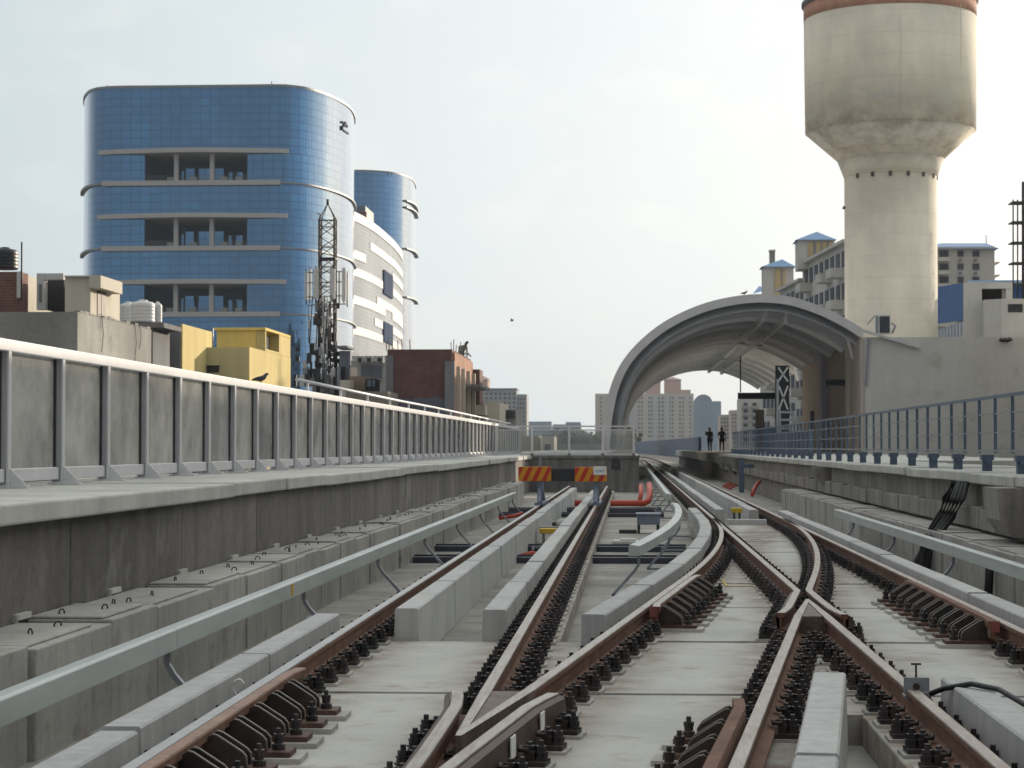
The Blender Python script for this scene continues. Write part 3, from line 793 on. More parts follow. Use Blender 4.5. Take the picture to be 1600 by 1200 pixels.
for i, y in enumerate(PY):
    for o in proto:
        if i == len(PY) - 1 and o in (pan, seal): continue
        if i == 0: o.location = (0, y, 0)
        else: inst(o, t, (0, y, 0)).name = o.name.split('.')[0]
for o in proto:
    pass
t = thing('handrail', 'pale grey handrail rising just above the left fence, behind it', 'handrail', (-6.15, 38.7, CT))
q = MB(); q.tube([(-6.15, 38.7, 2.72), (-6.15, 56, 2.70), (-6.15, 66, 2.71), (-6.15, 108, 2.66)], 0.034, 8); q.build('rail', M['fence'], t)
y = 40.0
while y < 108: 
    q = MB(); q.tube([(-6.15, y, CT), (-6.15, y, 2.69)], 0.028, 6); q.build('upright', M['fence'], t); y += 4.6

# ------------------------------------------------------------------ right blue-grey fence
BX = 5.42
t = thing('wire_fence', 'blue grey steel post and wire fence along the right walkway', 'fence', (BX, 24, CT))
q = MB(); q.box(BX - 0.03, BX + 0.03, 22, 112, 2.20, 2.245); q.build('top_rail', M['blue'], t)
q = MB(); q.box(BX - 0.02, BX + 0.02, 22, 112, 1.40, 1.435); q.build('bottom_rail', M['steel'], t)
for z in (1.68, 1.96): 
    q = MB(); q.box(BX - 0.011, BX + 0.011, 22, 112, z, z + 0.022); q.build('wire', M['steel'], t)
q = MB(); q.box(BX - 0.022, BX + 0.022, -0.018, 0.018, 1.385, 2.22); bp = q.build('fence_post', M['blue'], t, org=(BX, 24, CT))
q = MB(); q.box(BX - 0.075, BX + 0.065, -0.05, 0.05, CT - 0.004, CT + 0.17); q.box(BX - 0.10, BX + 0.09, -0.08, 0.08, CT + 0.17, CT + 0.25); q.box(BX - 0.04, BX + 0.04, -0.1, 0.1, CT + 0.12, CT + 0.19)
bb = q.build('base_bracket', M['blue'], t, org=(BX, 24, CT))
for o in (bp, bb):
    for vv in o.data.vertices: vv.co.y += 24           # mesh was drawn around y = 0
k = 0; y = 23.2
while y < 112:
    if k == 0: bp.location.y = y - 24
    else: inst(bp, t, (0, y - 24, 0)).name = 'fence_post'
    if k % 2 == 0:
        if k == 0: bb.location.y = y + 0.72 - 24
        else: inst(bb, t, (0, y + 0.72 - 24, 0)).name = 'base_bracket'
    k += 1; y += 1.43

# ------------------------------------------------------------------ buffer stop
BY = 54.0
t = thing('buffer_stop', 'buffer stop with two red and amber striped boards at the end of the left track', 'buffer stop', (-1.6, BY, -0.17))
q = MB(); q.box(-2.75, -0.72, BY, BY + 0.25, 0.60, 0.93); q.build('buffer_beam', M['gap'], t, bevel=0.02)
def stripes(x0, x1, z0, z1):
    bd = MB(); bd.box(x0, x1, BY - 0.06, BY - 0.001, z0, z1); o = bd.build('striped_board', M['amber'], t, bevel=0.012)
    q = MB(); w_, sh = 0.115, 0.17; x = x0 - 0.15
    while x < x1:
        def cl(a): return max(x0 + 0.006, min(x1 - 0.006, a))
        # slanted stripe clipped to the board
        pts = []
        for zz, s in ((z0 + 0.006, 0), (z1 - 0.006, sh)): pts.append((x + s, x + s + w_, zz))
        (a0, a1, za), (b0, b1, zb) = pts
        def edge(u0, u1): # polyline of the slanted edge clipped in x
            out = []
            for k in range(9):
                f = k / 8; out.append((cl(u0 + (u1 - u0) * f), za + (zb - za) * f))
            return out
        L = edge(a0, b0); Rr = edge(a1, b1); q = MB()
        for k in range(8):
            if Rr[k][0] - L[k][0] > 1e-3 or Rr[k + 1][0] - L[k + 1][0] > 1e-3:
                q.face([(L[k][0], BY - 0.064, L[k][1]), (Rr[k][0], BY - 0.064, Rr[k][1]), (Rr[k + 1][0], BY - 0.064, Rr[k + 1][1]), (L[k + 1][0], BY - 0.064, L[k + 1][1])])
        if q.f: q.build('red_stripe', M['red'], o)
        x += 0.245

stripes(-2.86, -2.02, 0.60, 0.97)
stripes(-1.42, -0.60, 0.59, 0.96)
q = MB(); q.box(-0.945, -0.61, BY - 0.09, BY - 0.066, 0.76, 0.98); lp = q.build('label_plate', M['white'], t)
q = MB()
for k in range(5): q.box(-0.885 + k * 0.044, -0.855 + k * 0.044, BY - 0.094, BY - 0.091, 0.845, 0.885)
q.build('lettering', plain('pale_blue_print', (0.25, 0.38, 0.5), 0.6), lp)
for x in (X1, X2):
    q = MB()
    q.box(x - 0.07, x + 0.07, BY + 0.01, BY + 0.22, 0.002, 0.62); q.bar((x, BY + 0.15, 0.62), (x, BY + 2.2, 0.03), 0.12); q.box(x - 0.12, x + 0.12, BY - 0.5, BY + 2.5, 0.003, 0.06)
    q.bar((x, BY - 0.45, 0.05), (x, BY + 0.05, 0.4), 0.09)
    q.build('upright', M['greybox'], t)
q = MB(); q.box(X1 - 0.03, X1 + 0.03, BY + 0.05, BY + 0.12, 0.97, 1.22); q.build('marker', M['steel'], t)

# ------------------------------------------------------------------ end wall and island platform behind the buffer stop
M['endwall'] = concrete('end_wall_concrete', (0.20, 0.195, 0.185), 0.25, 0.4, 0.7, 0.9, 0.3)
EY = 88.0
t = thing('end_wall', 'dark concrete wall closing the left track behind the buffer stop', 'wall', (-2, EY, FL))
q = MB(); q.box(-4.4, 0.36, EY, EY + 0.4, FL, 1.0); q.box(0.04, 0.36, EY + 0.41, EY + 30, FL, 1.0); q.box(-4.2, 0.40, EY - 0.06, EY + 0.42, 1.002, 1.12); q.build('wall', M['endwall'], t)
q = MB(); q.box(-0.80, -0.42, EY - 0.03, EY + 0.01, 0.55, 0.93); q.build('niche', M['gap'], t)
q = MB(); q.box(-8.5, 0.36, EY + 0.43, 232, 0.6, 1.1); struct(q.build('island_platform', M['coping']))
t = thing('panel_fence', 'clear panel fence across the top of the dark end wall', 'fence', (-2, EY + 0.15, 1.12), None)
q = MB(); q.box(-5.7, 0.18, EY + 0.13, EY + 0.19, 2.30, 2.36); q.box(-5.7, 0.18, EY + 0.14, EY + 0.18, 2.16, 2.20); q.build('top_rail', M['fence'], t)
q = MB(); q.box(-4.6, 0.18, EY + 0.12, EY + 0.20, 1.121, 1.20); q.build('bottom_rail', M['fence'], t)
for x in (-5.6, -4.1, -2.55, -1.15, 0.14): q = MB(); q.box(x - 0.045, x + 0.045, EY + 0.12, EY + 0.20, 1.121, 2.36); q.build('fence_post', M['fence'], t)
for a, b2 in ((-5.55, -4.15), (-4.05, -2.6), (-2.5, -1.2), (-1.1, 0.09)): q = MB(); q.box(a, b2, EY + 0.155, EY + 0.165, 1.2, 2.16); q.build('fence_panel', M['endglass'], t)

# ------------------------------------------------------------------ small equipment between and beside the rails
def duct(Y, xa, xb, lab):
    q = MB(); q.box(xa, xb, Y, Y + 0.24, FL - 0.01, FL + 0.10); q.box(xa, xb, Y + 0.27, Y + 0.31, FL - 0.01, FL + 0.13)
    tag(q.build('cable_duct', plain('dark_blue_duct', (0.04, 0.045, 0.065), 0.5), org=((xa + xb) / 2, Y, FL)), lab, 'cable duct', 'cable ducts across the deck')
duct(34.4, -3.55, 0.75, 'nearest of four dark cable ducts across the deck, by the short third rail')
duct(38.2, -3.55, 1.0, 'dark cable duct across the deck, second of four from the viewer')
duct(57.0, -3.55, 0.9, 'dark cable duct across the deck behind the blue grey box, third of four')
duct(61.5, -3.55, 0.9, 'dark cable duct across the deck in front of the red pipe, farthest of four')
# blue-grey junction box right of the second rail
p = Q(1012, 826, 47.5)
t = thing('equipment_box', 'blue grey junction box on dark legs right of the second rail', 'box', (0.38, 46.5, FL))
q = MB(); q.box(0.14, 0.64, 46.2, 46.7, FL + 0.20, FL + 0.42); q.build('housing', M['greybox'], t, bevel=0.02)
q = MB(); q.box(0.12, 0.66, 46.17, 46.73, FL + 0.421, FL + 0.45); q.build('lid', plain('pale_blue_grey_lid', (0.30, 0.34, 0.40), 0.5), t)
q = MB()
for x in (0.18, 0.6): q.box(x - 0.03, x + 0.03, 46.25, 46.65, FL, FL + 0.2)
q.box(-0.25, 0.14, 46.35, 46.5, FL, FL + 0.08); q.build('stand', M['gap'], t)
q = MB(); q.box(-0.35, 0.15, 41.3, 42.2, FL, FL + 0.06); q.box(-0.2, 0.1, 41.5, 42.0, FL + 0.061, FL + 0.09)
tag(q.build('cover_plate', M['coping'], org=(-0.1, 41.7, FL), bevel=0.01), 'pale flat cover plate on the deck in front of the blue grey box', 'plate')
# beacons between the left rails
t = thing('track_beacon', 'yellow track beacon on a frame between the left rails', 'beacon', (-1.55, 41.5, FL))
q = MB(); q.box(-1.78, -1.32, 41.3, 41.62, FL + 0.20, FL + 0.30); q.build('yellow_plate', M['yellow'], t, bevel=0.01)
q = MB(); q.box(-1.80, -1.36, 41.63, 41.8, FL + 0.29, FL + 0.33); q.bar((-1.7, 41.4, FL), (-1.7, 41.4, FL + 0.2), 0.05); q.bar((-1.4, 41.4, FL), (-1.4, 41.4, FL + 0.2), 0.05); q.build('frame', M['steel'], t)
t = thing('cable_bundle', 'loose dark cable bundle on the deck in front of the yellow beacon', 'cable', (-1.6, 38.9, FL))
q = MB()
for k in range(5):
    a = random.uniform(0, 6); q.tube([(-1.62 + 0.13 * math.cos(a + u), 37.6 + 0.35 * math.sin(a + u * 1.1) + 0.1 * k, FL + 0.03 + 0.06 * abs(math.sin(u * 2 + k))) for u in (0, 0.6, 1.2, 1.8, 2.5, 3.3)], 0.022, 5)
q.build('cables', M['black'], t)
t = thing('point_motor', 'pale grey round topped motor between the left rails below the buffer stop', 'motor', (-1.52, 47.5, FL))
q = MB(); q.lathe([(0.17, FL), (0.18, FL + 0.16), (0.15, FL + 0.24), (0.07, FL + 0.28)], -1.52, 47.5, 14); q.lathe([(0.11, FL), (0.12, FL + 0.2), (0.03, FL + 0.25)], -1.25, 48.6, 12); q.build('casing', M['coping'], t)
q = MB(); q.box(-1.75, -1.68, 47.2, 47.9, FL, FL + 0.2); q.box(-1.2, -1.12, 47.5, 48.4, FL, FL + 0.28); q.build('bracket', M['gap'], t)
# red cable pipes
def pipe(name, label, pts, r, grp=None):
    q = MB(); q.tube(pts, r, 10); tag(q.build(name, M['redplastic'], org=pts[0]), label, 'pipe', grp)
pipe('red_pipe', 'red plastic pipe lying across the deck and turning up beside the end wall', [(-1.75, 66.3, FL + 0.13), (-0.1, 66.3, FL + 0.13), (0.42, 66.4, FL + 0.13), (0.56, 66.5, FL + 0.2), (0.62, 67.2, 0.05), (0.60, 68.5, 0.25)], 0.10, 'red plastic cable pipes')
pipe('red_pipe', 'shorter red pipe standing just inside the bend of the long red pipe', [(0.28, 67.2, FL + 0.12), (0.33, 67.4, -0.05), (0.33, 68.5, 0.22)], 0.07, 'red plastic cable pipes')
pipe('red_pipe', 'short red pipe stub at the foot of the left trough near the buffer stop', [(-3.3, 53.3, FL + 0.1), (-2.95, 53.6, FL + 0.14), (-2.75, 53.9, FL + 0.2)], 0.05, 'red plastic cable pipes')
pipe('red_pipe', 'small orange red pipe end between the guard blocks near the first cable duct', [(-1.85, 35.6, FL + 0.05), (-1.66, 35.7, FL + 0.10), (-1.5, 35.7, FL + 0.06)], 0.045, 'red plastic cable pipes')
pipe('red_pipe', 'red pipe climbing the foot of the right wall beside the right hand track', [(4.55, 79.5, FL + 0.1), (4.65, 80.2, -0.15), (4.8, 80.8, 0.05), (4.92, 81.0, 0.15)], 0.075, 'red plastic cable pipes')
for k in range(4):
    y0 = 92 + k * 2.2
    pipe('red_pipe', 'orange pipe in the row of four below the right platform, %s from near end' % nth(k + 1), [(4.3, y0, FL + 0.06), (4.45, y0 + 0.7, -0.28), (4.7, y0 + 1.3, -0.2)], 0.045, 'orange pipes under the platform')
t = thing('equipment_box', 'small yellow box between the far guard blocks of the right hand track', 'box', (2.45, 47.8, FL))
q = MB(); q.box(2.26, 2.50, 47.5, 47.8, 0.0, 0.11); q.build('housing', M['yellow'], t, bevel=0.01)
q = MB(); q.box(2.30, 2.34, 47.55, 47.75, SL, 0.0); q.box(2.42, 2.46, 47.55, 47.75, SL, 0.0); q.build('stand', M['gap'], t)
q = MB(); q.box(2.1, 2.95, 46.1, 46.4, FL + 0.1, -0.10); tag(q.build('cross_beam', M['block'], org=(2.5, 46.1, FL), bevel=0.01), 'pale concrete cross beam at the head of the slabs between the right rails', 'concrete beam')
# yellow paint marks on the slab in front of the curved rail
q = MB()
zz = SL + 0.006
for a, b2 in (((1.17, 26.0), (1.60, 26.0)), ((1.17, 26.0), (1.17, 27.4)), ((1.60, 26.0), (1.50, 27.6))):
    d = Vector((b2[0] - a[0], b2[1] - a[1])); n = Vector((-d.y, d.x)).normalized() * (0.015 if abs(d.x) < 0.2 else 0.05)
    q.face([(a[0] - n.x, a[1] - n.y, zz), (b2[0] - n.x, b2[1] - n.y, zz), (b2[0] + n.x, b2[1] + n.y, zz), (a[0] + n.x, a[1] + n.y, zz)]); zz += 0.001
tag(q.build('painted_mark', plain('faded_yellow_paint', (0.45, 0.36, 0.10), 0.8, 0, 0.3)), 'faded yellow painted outline on the slab between the crossover rails', 'paint mark')
# rail clamp with black cable at the lower right
cy = 13.05
t = thing('cable_clamp', 'galvanised clamp plate with a bolt on the rail at the lower right', 'clamp', (X5, cy, 0))
q = MB(); q.box(X5 - 0.055, X5 + 0.10, cy - 0.012, cy, -0.03, 0.075); q.box(X5 - 0.05, X5 + 0.09, cy - 0.011, cy + 0.12, -0.055, -0.035); q.box(X5 + 0.04, X5 + 0.10, cy - 0.03, cy + 0.15, -0.10, -0.012); q.build('plate', M['steel'], t, bevel=0.004)
q = MB(); q.tube([(X5 + 0.02, cy - 0.006, 0.075), (X5 + 0.02, cy - 0.006, 0.16)], 0.007, 6); q.bar((X5 - 0.01, cy - 0.006, 0.155), (X5 + 0.05, cy - 0.006, 0.155), 0.012); q.tube([(X5 + 0.02, cy - 0.03, 0.02), (X5 + 0.02, cy - 0.012, 0.02)], 0.022, 6); q.build('clamp_bolt', M['iron'], t)
q = MB(); q.tube([(X5 + 0.10, cy - 0.08, -0.015), (X5 + 0.16, cy - 0.2, 0.03), (X5 + 0.3, cy - 0.35, 0.075), (X5 + 0.42, cy - 0.6, 0.07), (X5 + 0.50, cy - 1.1, 0.03), (X5 + 0.62, cy - 1.6, -0.12), (X5 + 0.75, cy - 2.4, -0.19)], 0.017, 8)
tag(q.build('power_cable', M['black'], org=(X5 + 0.1, cy, 0)), 'black cable looping from the clamp over the grey block at lower right', 'cable')
q = MB(); q.tube([(-2.44 + 0.035 * math.cos(a), 13.1, -0.02 + 0.05 * math.sin(a)) for a in [0.2 + 0.45 * k for k in range(12)]], 0.007, 6)
tag(q.build('wire_loop', M['white'], org=(-2.44, 13.1, 0)), 'small white wire loop on the side of the outer left guard block', 'wire loop')
q = MB(); q.box(-0.16, 0.16, -0.09, 0.09, 0, 0.05, Matrix.Translation((1.05, 9.7, FL + 0.02)) @ Matrix.Rotation(0.3, 4, 'Z') @ Matrix.Rotation(0.12, 4, 'X'))
tag(q.build('concrete_offcut', M['coping'], org=(1.05, 9.7, FL)), 'white concrete offcut lying on the deck at the bottom right edge', 'offcut')
# black cables hanging from the right walkway behind the third rail
t = thing('cable_bundle', 'bunch of thick black cables dropping from the right walkway behind the third rail', 'cable', (4.9, 31.5, 0))
for k in range(6):
    q = MB(); y0 = 31.2 + 0.16 * k
    ex = 0.03 * k; q.tube([(4.92 - ex * 0.5, y0, 0.97), (4.86 - ex, y0 + 0.02, 0.72), (4.70 - ex * 0.6, y0 - 0.05, 0.45), (4.52 - ex * 0.3, y0 - 0.1, 0.24), (4.39, y0 - 0.12, 0.12), (4.36, y0 - 0.1, -0.05), (4.33, y0 + (0.9 if k == 5 else 0.05 * k), FL)], 0.034 + 0.006 * (k % 3), 7)
    q.build('cable', M['black'], t)
t = thing('cable_bundle', 'single black cable loop at the foot of the right wall near the picture edge', 'cable', (4.9, 25.6, 0))
q = MB(); q.tube([(4.36, 26.0, 0.1), (4.35, 26.0, -0.15), (4.33, 26.0, FL)], 0.055, 7); q.build('cable', M['black'], t)
t = thing('wall_corbel', 'rough concrete corbel hanging below the right walkway near the picture edge', 'corbel', (4.85, 27.5, 0.5))
q = MB(); q.plate([(5.11, 0.955), (4.62, 0.955), (4.66, 0.55), (4.80, 0.34), (5.11, 0.30)], 27.0, 28.1); q.build('corbel', M['wallr'], t, bevel=0.04)
t = thing('wall_corbel', 'short concrete corbel under the right walkway, farther than the rough one', 'corbel', (4.85, 55, 0.5))
q = MB(); q.plate([(5.11, 0.955), (4.7, 0.955), (4.75, 0.75), (4.9, 0.55), (5.11, 0.45)], 54.4, 55.3); q.build('corbel', M['wallr'], t, bevel=0.04)

# ------------------------------------------------------------------ right platform of the station
q = MB(); q.box(4.94, 12.86, 118.02, 232, 0.55, 1.10); q.box(7.31, 13, 60, 118.01, 0.55, 1.09); struct(q.build('station_platform', M['coping']))
q = MB(); q.box(5.3, 12.8, 118, 232, FL - 2, 0.54); struct(q.build('platform_base', M['endwall']))
t = thing('platform_bracket', 'dark steel and concrete brackets below the near end of the right platform', 'bracket', (5, 104, 0))
for y0 in (96, 103, 112): q = MB(); q.plate([(5.11, 0.955), (4.45, 0.955), (4.5, 0.7), (5.11, 0.1)], y0, y0 + 0.5); q.build('bracket_arm', M['wall'], t)
q = MB(); q.box(4.5, 4.7, 88, 88.2, FL, 0.95); q.box(4.701, 5.1, 88.01, 88.19, 0.6, 0.75); q.build('bracket_frame', M['blue'], t)

# ------------------------------------------------------------------ arched canopy
CY0, CY1 = 118.0, 208.0
cpx = [(941, 702), (943, 670), (947, 640), (956, 602), (973, 566), (1000, 534), (1035, 506), (1075, 485), (1115, 471), (1160, 462.5), (1200, 461), (1240, 466), (1285, 481), (1325, 501), (1352, 518)]
raw = [(Q(px, py, CY0).x, Q(px, py, CY0).z) for px, py in cpx]
def catmull(P, n):
    out = []
    for i in range(len(P) - 1):
        a, b2, c, d = P[max(i - 1, 0)], P[i], P[i + 1], P[min(i + 2, len(P) - 1)]
        for k in range(n):
            u = k / n
            out.append(tuple(0.5 * (2 * b2[j] + (c[j] - a[j]) * u + (2 * a[j] - 5 * b2[j] + 4 * c[j] - d[j]) * u * u + (3 * b2[j] - a[j] - 3 * c[j] + d[j]) * u ** 3) for j in range(len(b2))))
    out.append(tuple(P[-1])); return out
ARC = catmull(raw, 4)
def inset(P, d):
    out = []
    for i, p in enumerate(P):
        a = Vector(P[max(i - 1, 0)]); c = Vector(P[min(i + 1, len(P) - 1)])
        tt = (c - a).normalized(); n = Vector((tt.y, -tt.x)); out.append((p[0] + n.x * d, p[1] + n.y * d))
    return out
def arc_band(q, y0, y1, d0, d1, i0=0, i1=None):
    A = inset(ARC, d0)[i0:i1]; B = inset(ARC, d1)[i0:i1]
    rg = []
    for y in (y0, y1): rg.append([(x, y, z) for x, z in A] + [(x, y, z) for x, z in B[::-1]])
    q.rings(rg, True, True, False)
t = thing('station_canopy', 'large grey arched station roof curving over the right hand track', 'station roof', (5, CY0, 1.1))
q = MB(); arc_band(q, CY0 + 0.41, CY1, 0.0, 0.08); q.build('roof_sheet', M['canopy'], t)
q = MB(); arc_band(q, CY0, CY0 + 0.4, -0.05, 0.42); q.build('rim', M['canopy'], t)
q = MB(); arc_band(q, CY1 + 0.01, CY1 + 0.4, -0.05, 0.5); q.build('rim', M['canopy'], t)
# soffit of shallow corrugated bays between arched ribs
y = CY0 + 0.42; k = 0
while y < CY1 - 1:
    q = MB(); e = min(y + 7.4, CY1)
    A = inset(ARC, 0.20); B = inset(ARC, 0.42)
    rg = [[(x, yy_, z) for x, z in (A if j % 2 == 0 else B)] for j, yy_ in enumerate((y, y + 1.2, y + 2.6, y + 3.9, e))]
    rg = []
    for j in range(9):
        f = j / 8; dd = -0.30 + 0.80 * math.sin(math.pi * f) ** 0.7
        rg.append([(x, y + (e - y) * f, z) for x, z in inset(ARC, 0.55 - dd)])
    q.rings(rg, False, False, True); q.build('soffit_bay', M['canopy_in'], t)
    q = MB(); arc_band(q, e - 0.16, e + 0.16, 0.1, 1.0); q.build('arch_rib', M['rib'], t)
    y = e + 0.001
# lining sheet of the lower left flank
def under(frac):
    i = min(len(ARC) - 1, int(frac * (len(ARC) - 1))); return inset(ARC, 1.1)[i]
for f_, nm in ((0.72, 'long_beam'), (0.80, 'long_beam')):
    x, z = under(f_); q = MB(); q.box(x - 0.12, x + 0.12, CY0 + 2, CY1 - 2, z - 0.18, z + 0.16); q.build(nm, M['rib'], t)
    for y in [CY0 + 1.5 + 26 * k for k in range(4)]:
        q = MB(); q.lathe([(0.26, z - 0.3), (0.26, z - 0.22), (0.12, z - 0.18), (0.12, z + 0.2), (0.30, z + 0.72)], x, y, 4, False); q.build('hanger', M['canopy'], t)
for i_ in range(4):
    y = CY0 + 4 + i_ * 20
    q = MB(); x, z = inset(ARC, 0.4)[-3]; q.bar((x, y, z), (12.75, y, z - 1.3), 0.16); q.build('side_strut', M['rib'], t)

# ------------------------------------------------------------------ station building on the right
M['wallpl'] = concrete('pale_plaster', (0.56, 0.55, 0.525), 0.08, 0.05, 0.35, 0.9, 0.1, stain=(0.46, 0.44, 0.41))
M['tan'] = concrete('tan_plaster', (0.64, 0.56, 0.49), 0.08, 0.08, 0.4, 0.9, 0.1)
M['lav'] = plain('lavender_paint', (0.50, 0.48, 0.58), 0.6, 0, 0.06)
WX = 12.9
t = thing('station_building', 'plain pale station building with a tan side wall right of the arched roof', 'station building', (17, 118, 1.1))
q = MB(); q.box(WX, 42, 117.0, 119.0, -8, Z_at(528, 117)); q.build('front_wall', M['wallpl'], t)
q = MB(); q.box(WX + 0.02, 42, 119.01, 150, -8, Z_at(532, 117)); q.build('block_behind', M['wallpl'], t)
q = MB(); q.box(WX - 0.12, WX, 118.2, 158, 1.1, 7.75); q.build('side_wall', M['tan'], t)
q = MB(); q.box(WX - 0.55, WX - 0.121, 137.5, 140.2, 1.1, 7.7); q.build('column', M['lav'], t)
q = MB(); q.box(WX - 0.14, WX - 0.122, 148, 151, 1.1, 4.0); q.build('door', M['gap'], t)
q = MB(); q.box(WX - 0.14, WX - 0.122, 143.5, 144.2, 1.1, 4.2); q.build('door', M['darkglass'], t)
# sloping coping strip and drain pipe on the front
a = Q(1350, 517, 116.9); b2 = Q(1437, 543, 116.9)
q = MB(); q.bar(a, b2, 0.3, 0.14); q.build('flashing', M['canopy'], t)
a = Q(1357, 528, 116.9); b2 = Q(1353, 603, 116.9)
q = MB(); q.bar(a, b2, 0.12); q.build('drain_pipe', M['steel'], t)
# parapet rooms on the roof
def px_box(q, x0, x1, y0, y1, Y, dep, zb=None):
    a = Q(x0, y1, Y); c = Q(x1, y0, Y); q.box(a.x, c.x, Y, Y + dep, a.z if zb is None else zb, c.z)
t = thing('roof_room', 'white rooftop doorway frame with a tall dark opening, right of the water tower', 'roof room', Q(1530, 524, 121))
q = MB(); px_box(q, 1508, 1534, 441, 528, 121, 0.6); px_box(q, 1534.3, 1582, 441, 451, 121, 0.6); px_box(q, 1572, 1582, 451.3, 528, 121, 0.6); q.build('frame', M['wallpl'], t)
q = MB(); px_box(q, 1535, 1566, 451.5, 528, 121.5, 4.0); q.build('dark_interior', plain('dark_brown_room', (0.035, 0.028, 0.026), 0.9), t)
q = MB(); px_box(q, 1566.3, 1571.7, 452, 528, 121.3, 0.2); q.build('door_leaf', M['tan'], t)
t = thing('roof_room', 'low white rooftop box with a slot window at the right picture edge', 'roof room', Q(1580, 524, 119.5))
q = MB(); a = Q(1564, 467, 119.5); z1 = a.z; zb = Q(1564, 527, 119.5).z; xr_ = Q(1640, 500, 119.5).x; xl_ = Q(1541, 500, 119.5).x
q.prism([(a.x, 119.4), (xr_, 119.4), (xr_, 121), (xl_, 121), (xl_, 120.2)], zb, z1); q.build('body', M['wallpl'], t)
q = MB(); px_box(q, 1575, 1598, 475, 488, 119.38, 0.1); q.build('slot_window', M['gap'], t)
t = thing('air_conditioner', 'white air conditioner unit with a dark grille at the base of the water tower', 'air conditioner', Q(1381, 522, 117.6))
q = MB(); px_box(q, 1368, 1392, 491, 522, 117.6, 0.5); q.build('casing', M['white'], t, bevel=0.02)
q = MB(); px_box(q, 1374.5, 1390, 494, 520, 117.55, 0.045); q.build('grille', M['darkglass'], t)
q = MB(); px_box(q, 1368.5, 1372, 494, 520, 117.55, 0.045); q.bar(Q(1368, 492, 117.8), Q(1355, 507, 117.8), 0.06); q.tube([Q(1393, 505, 117.8), Q(1399, 509, 117.8), Q(1394, 521, 117.8)], 0.06, 6); q.build('fittings', M['steel'], t)
q = MB()
for k in range(9):
    a = Q(1563 + k * 2 + random.uniform(-1, 1), 531 + random.uniform(-2.5, 2), 116.8); q.lathe([(0.02, a.z - 0.1), (random.uniform(0.1, 0.2), a.z), (0.03, a.z + 0.12)], a.x, 116.75, 6, False)
tag(q.build('tangled_wires', M['iron'], org=Q(1571, 531, 116.8)), 'dark clump of tangled wires on the top edge of the pale station wall', 'wires')

# hanging signs
t = thing('hanging_sign', 'long dark hanging sign with green panels under the arched roof', 'sign', Q(1183, 618, 150))
q = MB(); px_box(q, 1153, 1211, 613.5, 623.5, 150, 0.3); q.build('sign_box', plain('dark_navy_panel', (0.012, 0.012, 0.03), 0.3), t)
q = MB(); px_box(q, 1190, 1209, 614.2, 622.8, 149.9, 0.09); q.build('green_panel', plain('dark_green_panel', (0.02, 0.055, 0.02), 0.4), t)
q = MB(); a = Q(1157, 613, 150.1); q.tube([a, (a.x, a.y, Q(1157, 556, 150).z)], 0.05, 6); q.build('hanger_rod', M['iron'], t)
t = thing('hanging_sign', 'short dark sign projecting from the tan station wall', 'sign', Q(1307, 597, 126))
q = MB(); px_box(q, 1289, 1324, 593, 602.5, 126, 0.3); q.build('sign_box', plain('near_black_panel', (0.014, 0.013, 0.018), 0.3), t)
q = MB(); px_box(q, 1324.2, 1328, 592, 597, 126.05, 0.2); q.build('sign_arm', M['iron'], t)

# dark cross-braced column with a ladder frame in front
t = thing('lattice_column', 'dark station column with two white X braces behind the wire fence', 'column', Q(1222, 706, 118.5))
q = MB(); px_box(q, 1213, 1233, 571, 706, 118.5, 0.7); q.build('column', plain('dark_slate', (0.018, 0.018, 0.024), 0.6), t)
q = MB()
for (a, b2) in (((1216, 574), (1231, 596)), ((1231, 574), (1216, 596)), ((1217, 603), (1231, 640)), ((1231, 603), (1217, 640))): q.bar(Q(*a, 118.4), Q(*b2, 118.4), 0.09)
q.build('cross_brace', M['canopy'], t)
M['scaf'] = plain('scaffold_grey', (0.30, 0.32, 0.34), 0.5, 0.1, 0.1)
t = thing('ladder_frame', 'pale grey ladder like scaffold frame standing in front of the dark X braced column', 'scaffold', Q(1228, 714, 104))
for x in (1215, 1240): q = MB(); q.bar(Q(x, 715, 104), Q(x, 592 if x < 1220 else 645, 104), 0.11); q.bar(Q(x + 4, 713, 105), Q(x + 4, 640, 105), 0.08); q.build('upright', M['scaf'], t)
for y in (644, 656, 669, 678, 692, 703): q = MB(); q.bar(Q(1213, y, 104), Q(1242, y, 104), 0.10); q.build('rung', M['scaf'], t)
q = MB(); px_box(q, 1217, 1224, 676, 714, 104.2, 0.06); q.build('side_panel', M['scaf'], t)
t = thing('platform_screen', 'blue grey lattice screen on the platform left of the dark braced column', 'screen', Q(1200, 705, 122))
for x in (1181, 1194, 1201, 1210): q = MB(); q.bar(Q(x, 706, 122), Q(x, 668, 122), 0.12); q.build('upright', M['blue'], t)
q = MB(); px_box(q, 1194, 1211, 668, 704, 122.1, 0.05); q.build('blue_panel', plain('blue_screen', (0.08, 0.13, 0.26), 0.6), t)
q = MB(); px_box(q, 1181, 1194, 640, 706, 122.3, 0.3); q.build('brown_board', plain('brown_board', (0.09, 0.065, 0.055), 0.7), t)
M['bluefab'] = plain('blue_mesh_fabric', (0.105, 0.115, 0.16), 0.7, 0, 0.2, 1.5)
t = thing('blue_barrier', 'dull blue sheet barrier behind the far part of the wire fence', 'barrier', (7.6, 72, CT))
q = MB()
n = 60
for i in range(n):
    a = 84 + 26 * i / n; b2 = 84 + 26 * (i + 1) / n
    q.face([(7.2 + 0.06 * math.sin(a * 3), a, 1.1), (7.2 + 0.06 * math.sin(b2 * 3), b2, 1.1), (7.2 + 0.06 * math.sin(b2 * 3), b2, 2.15), (7.2 + 0.06 * math.sin(a * 3), a, 2.15)], None, True)
q.build('sheet', M['bluefab'], t)
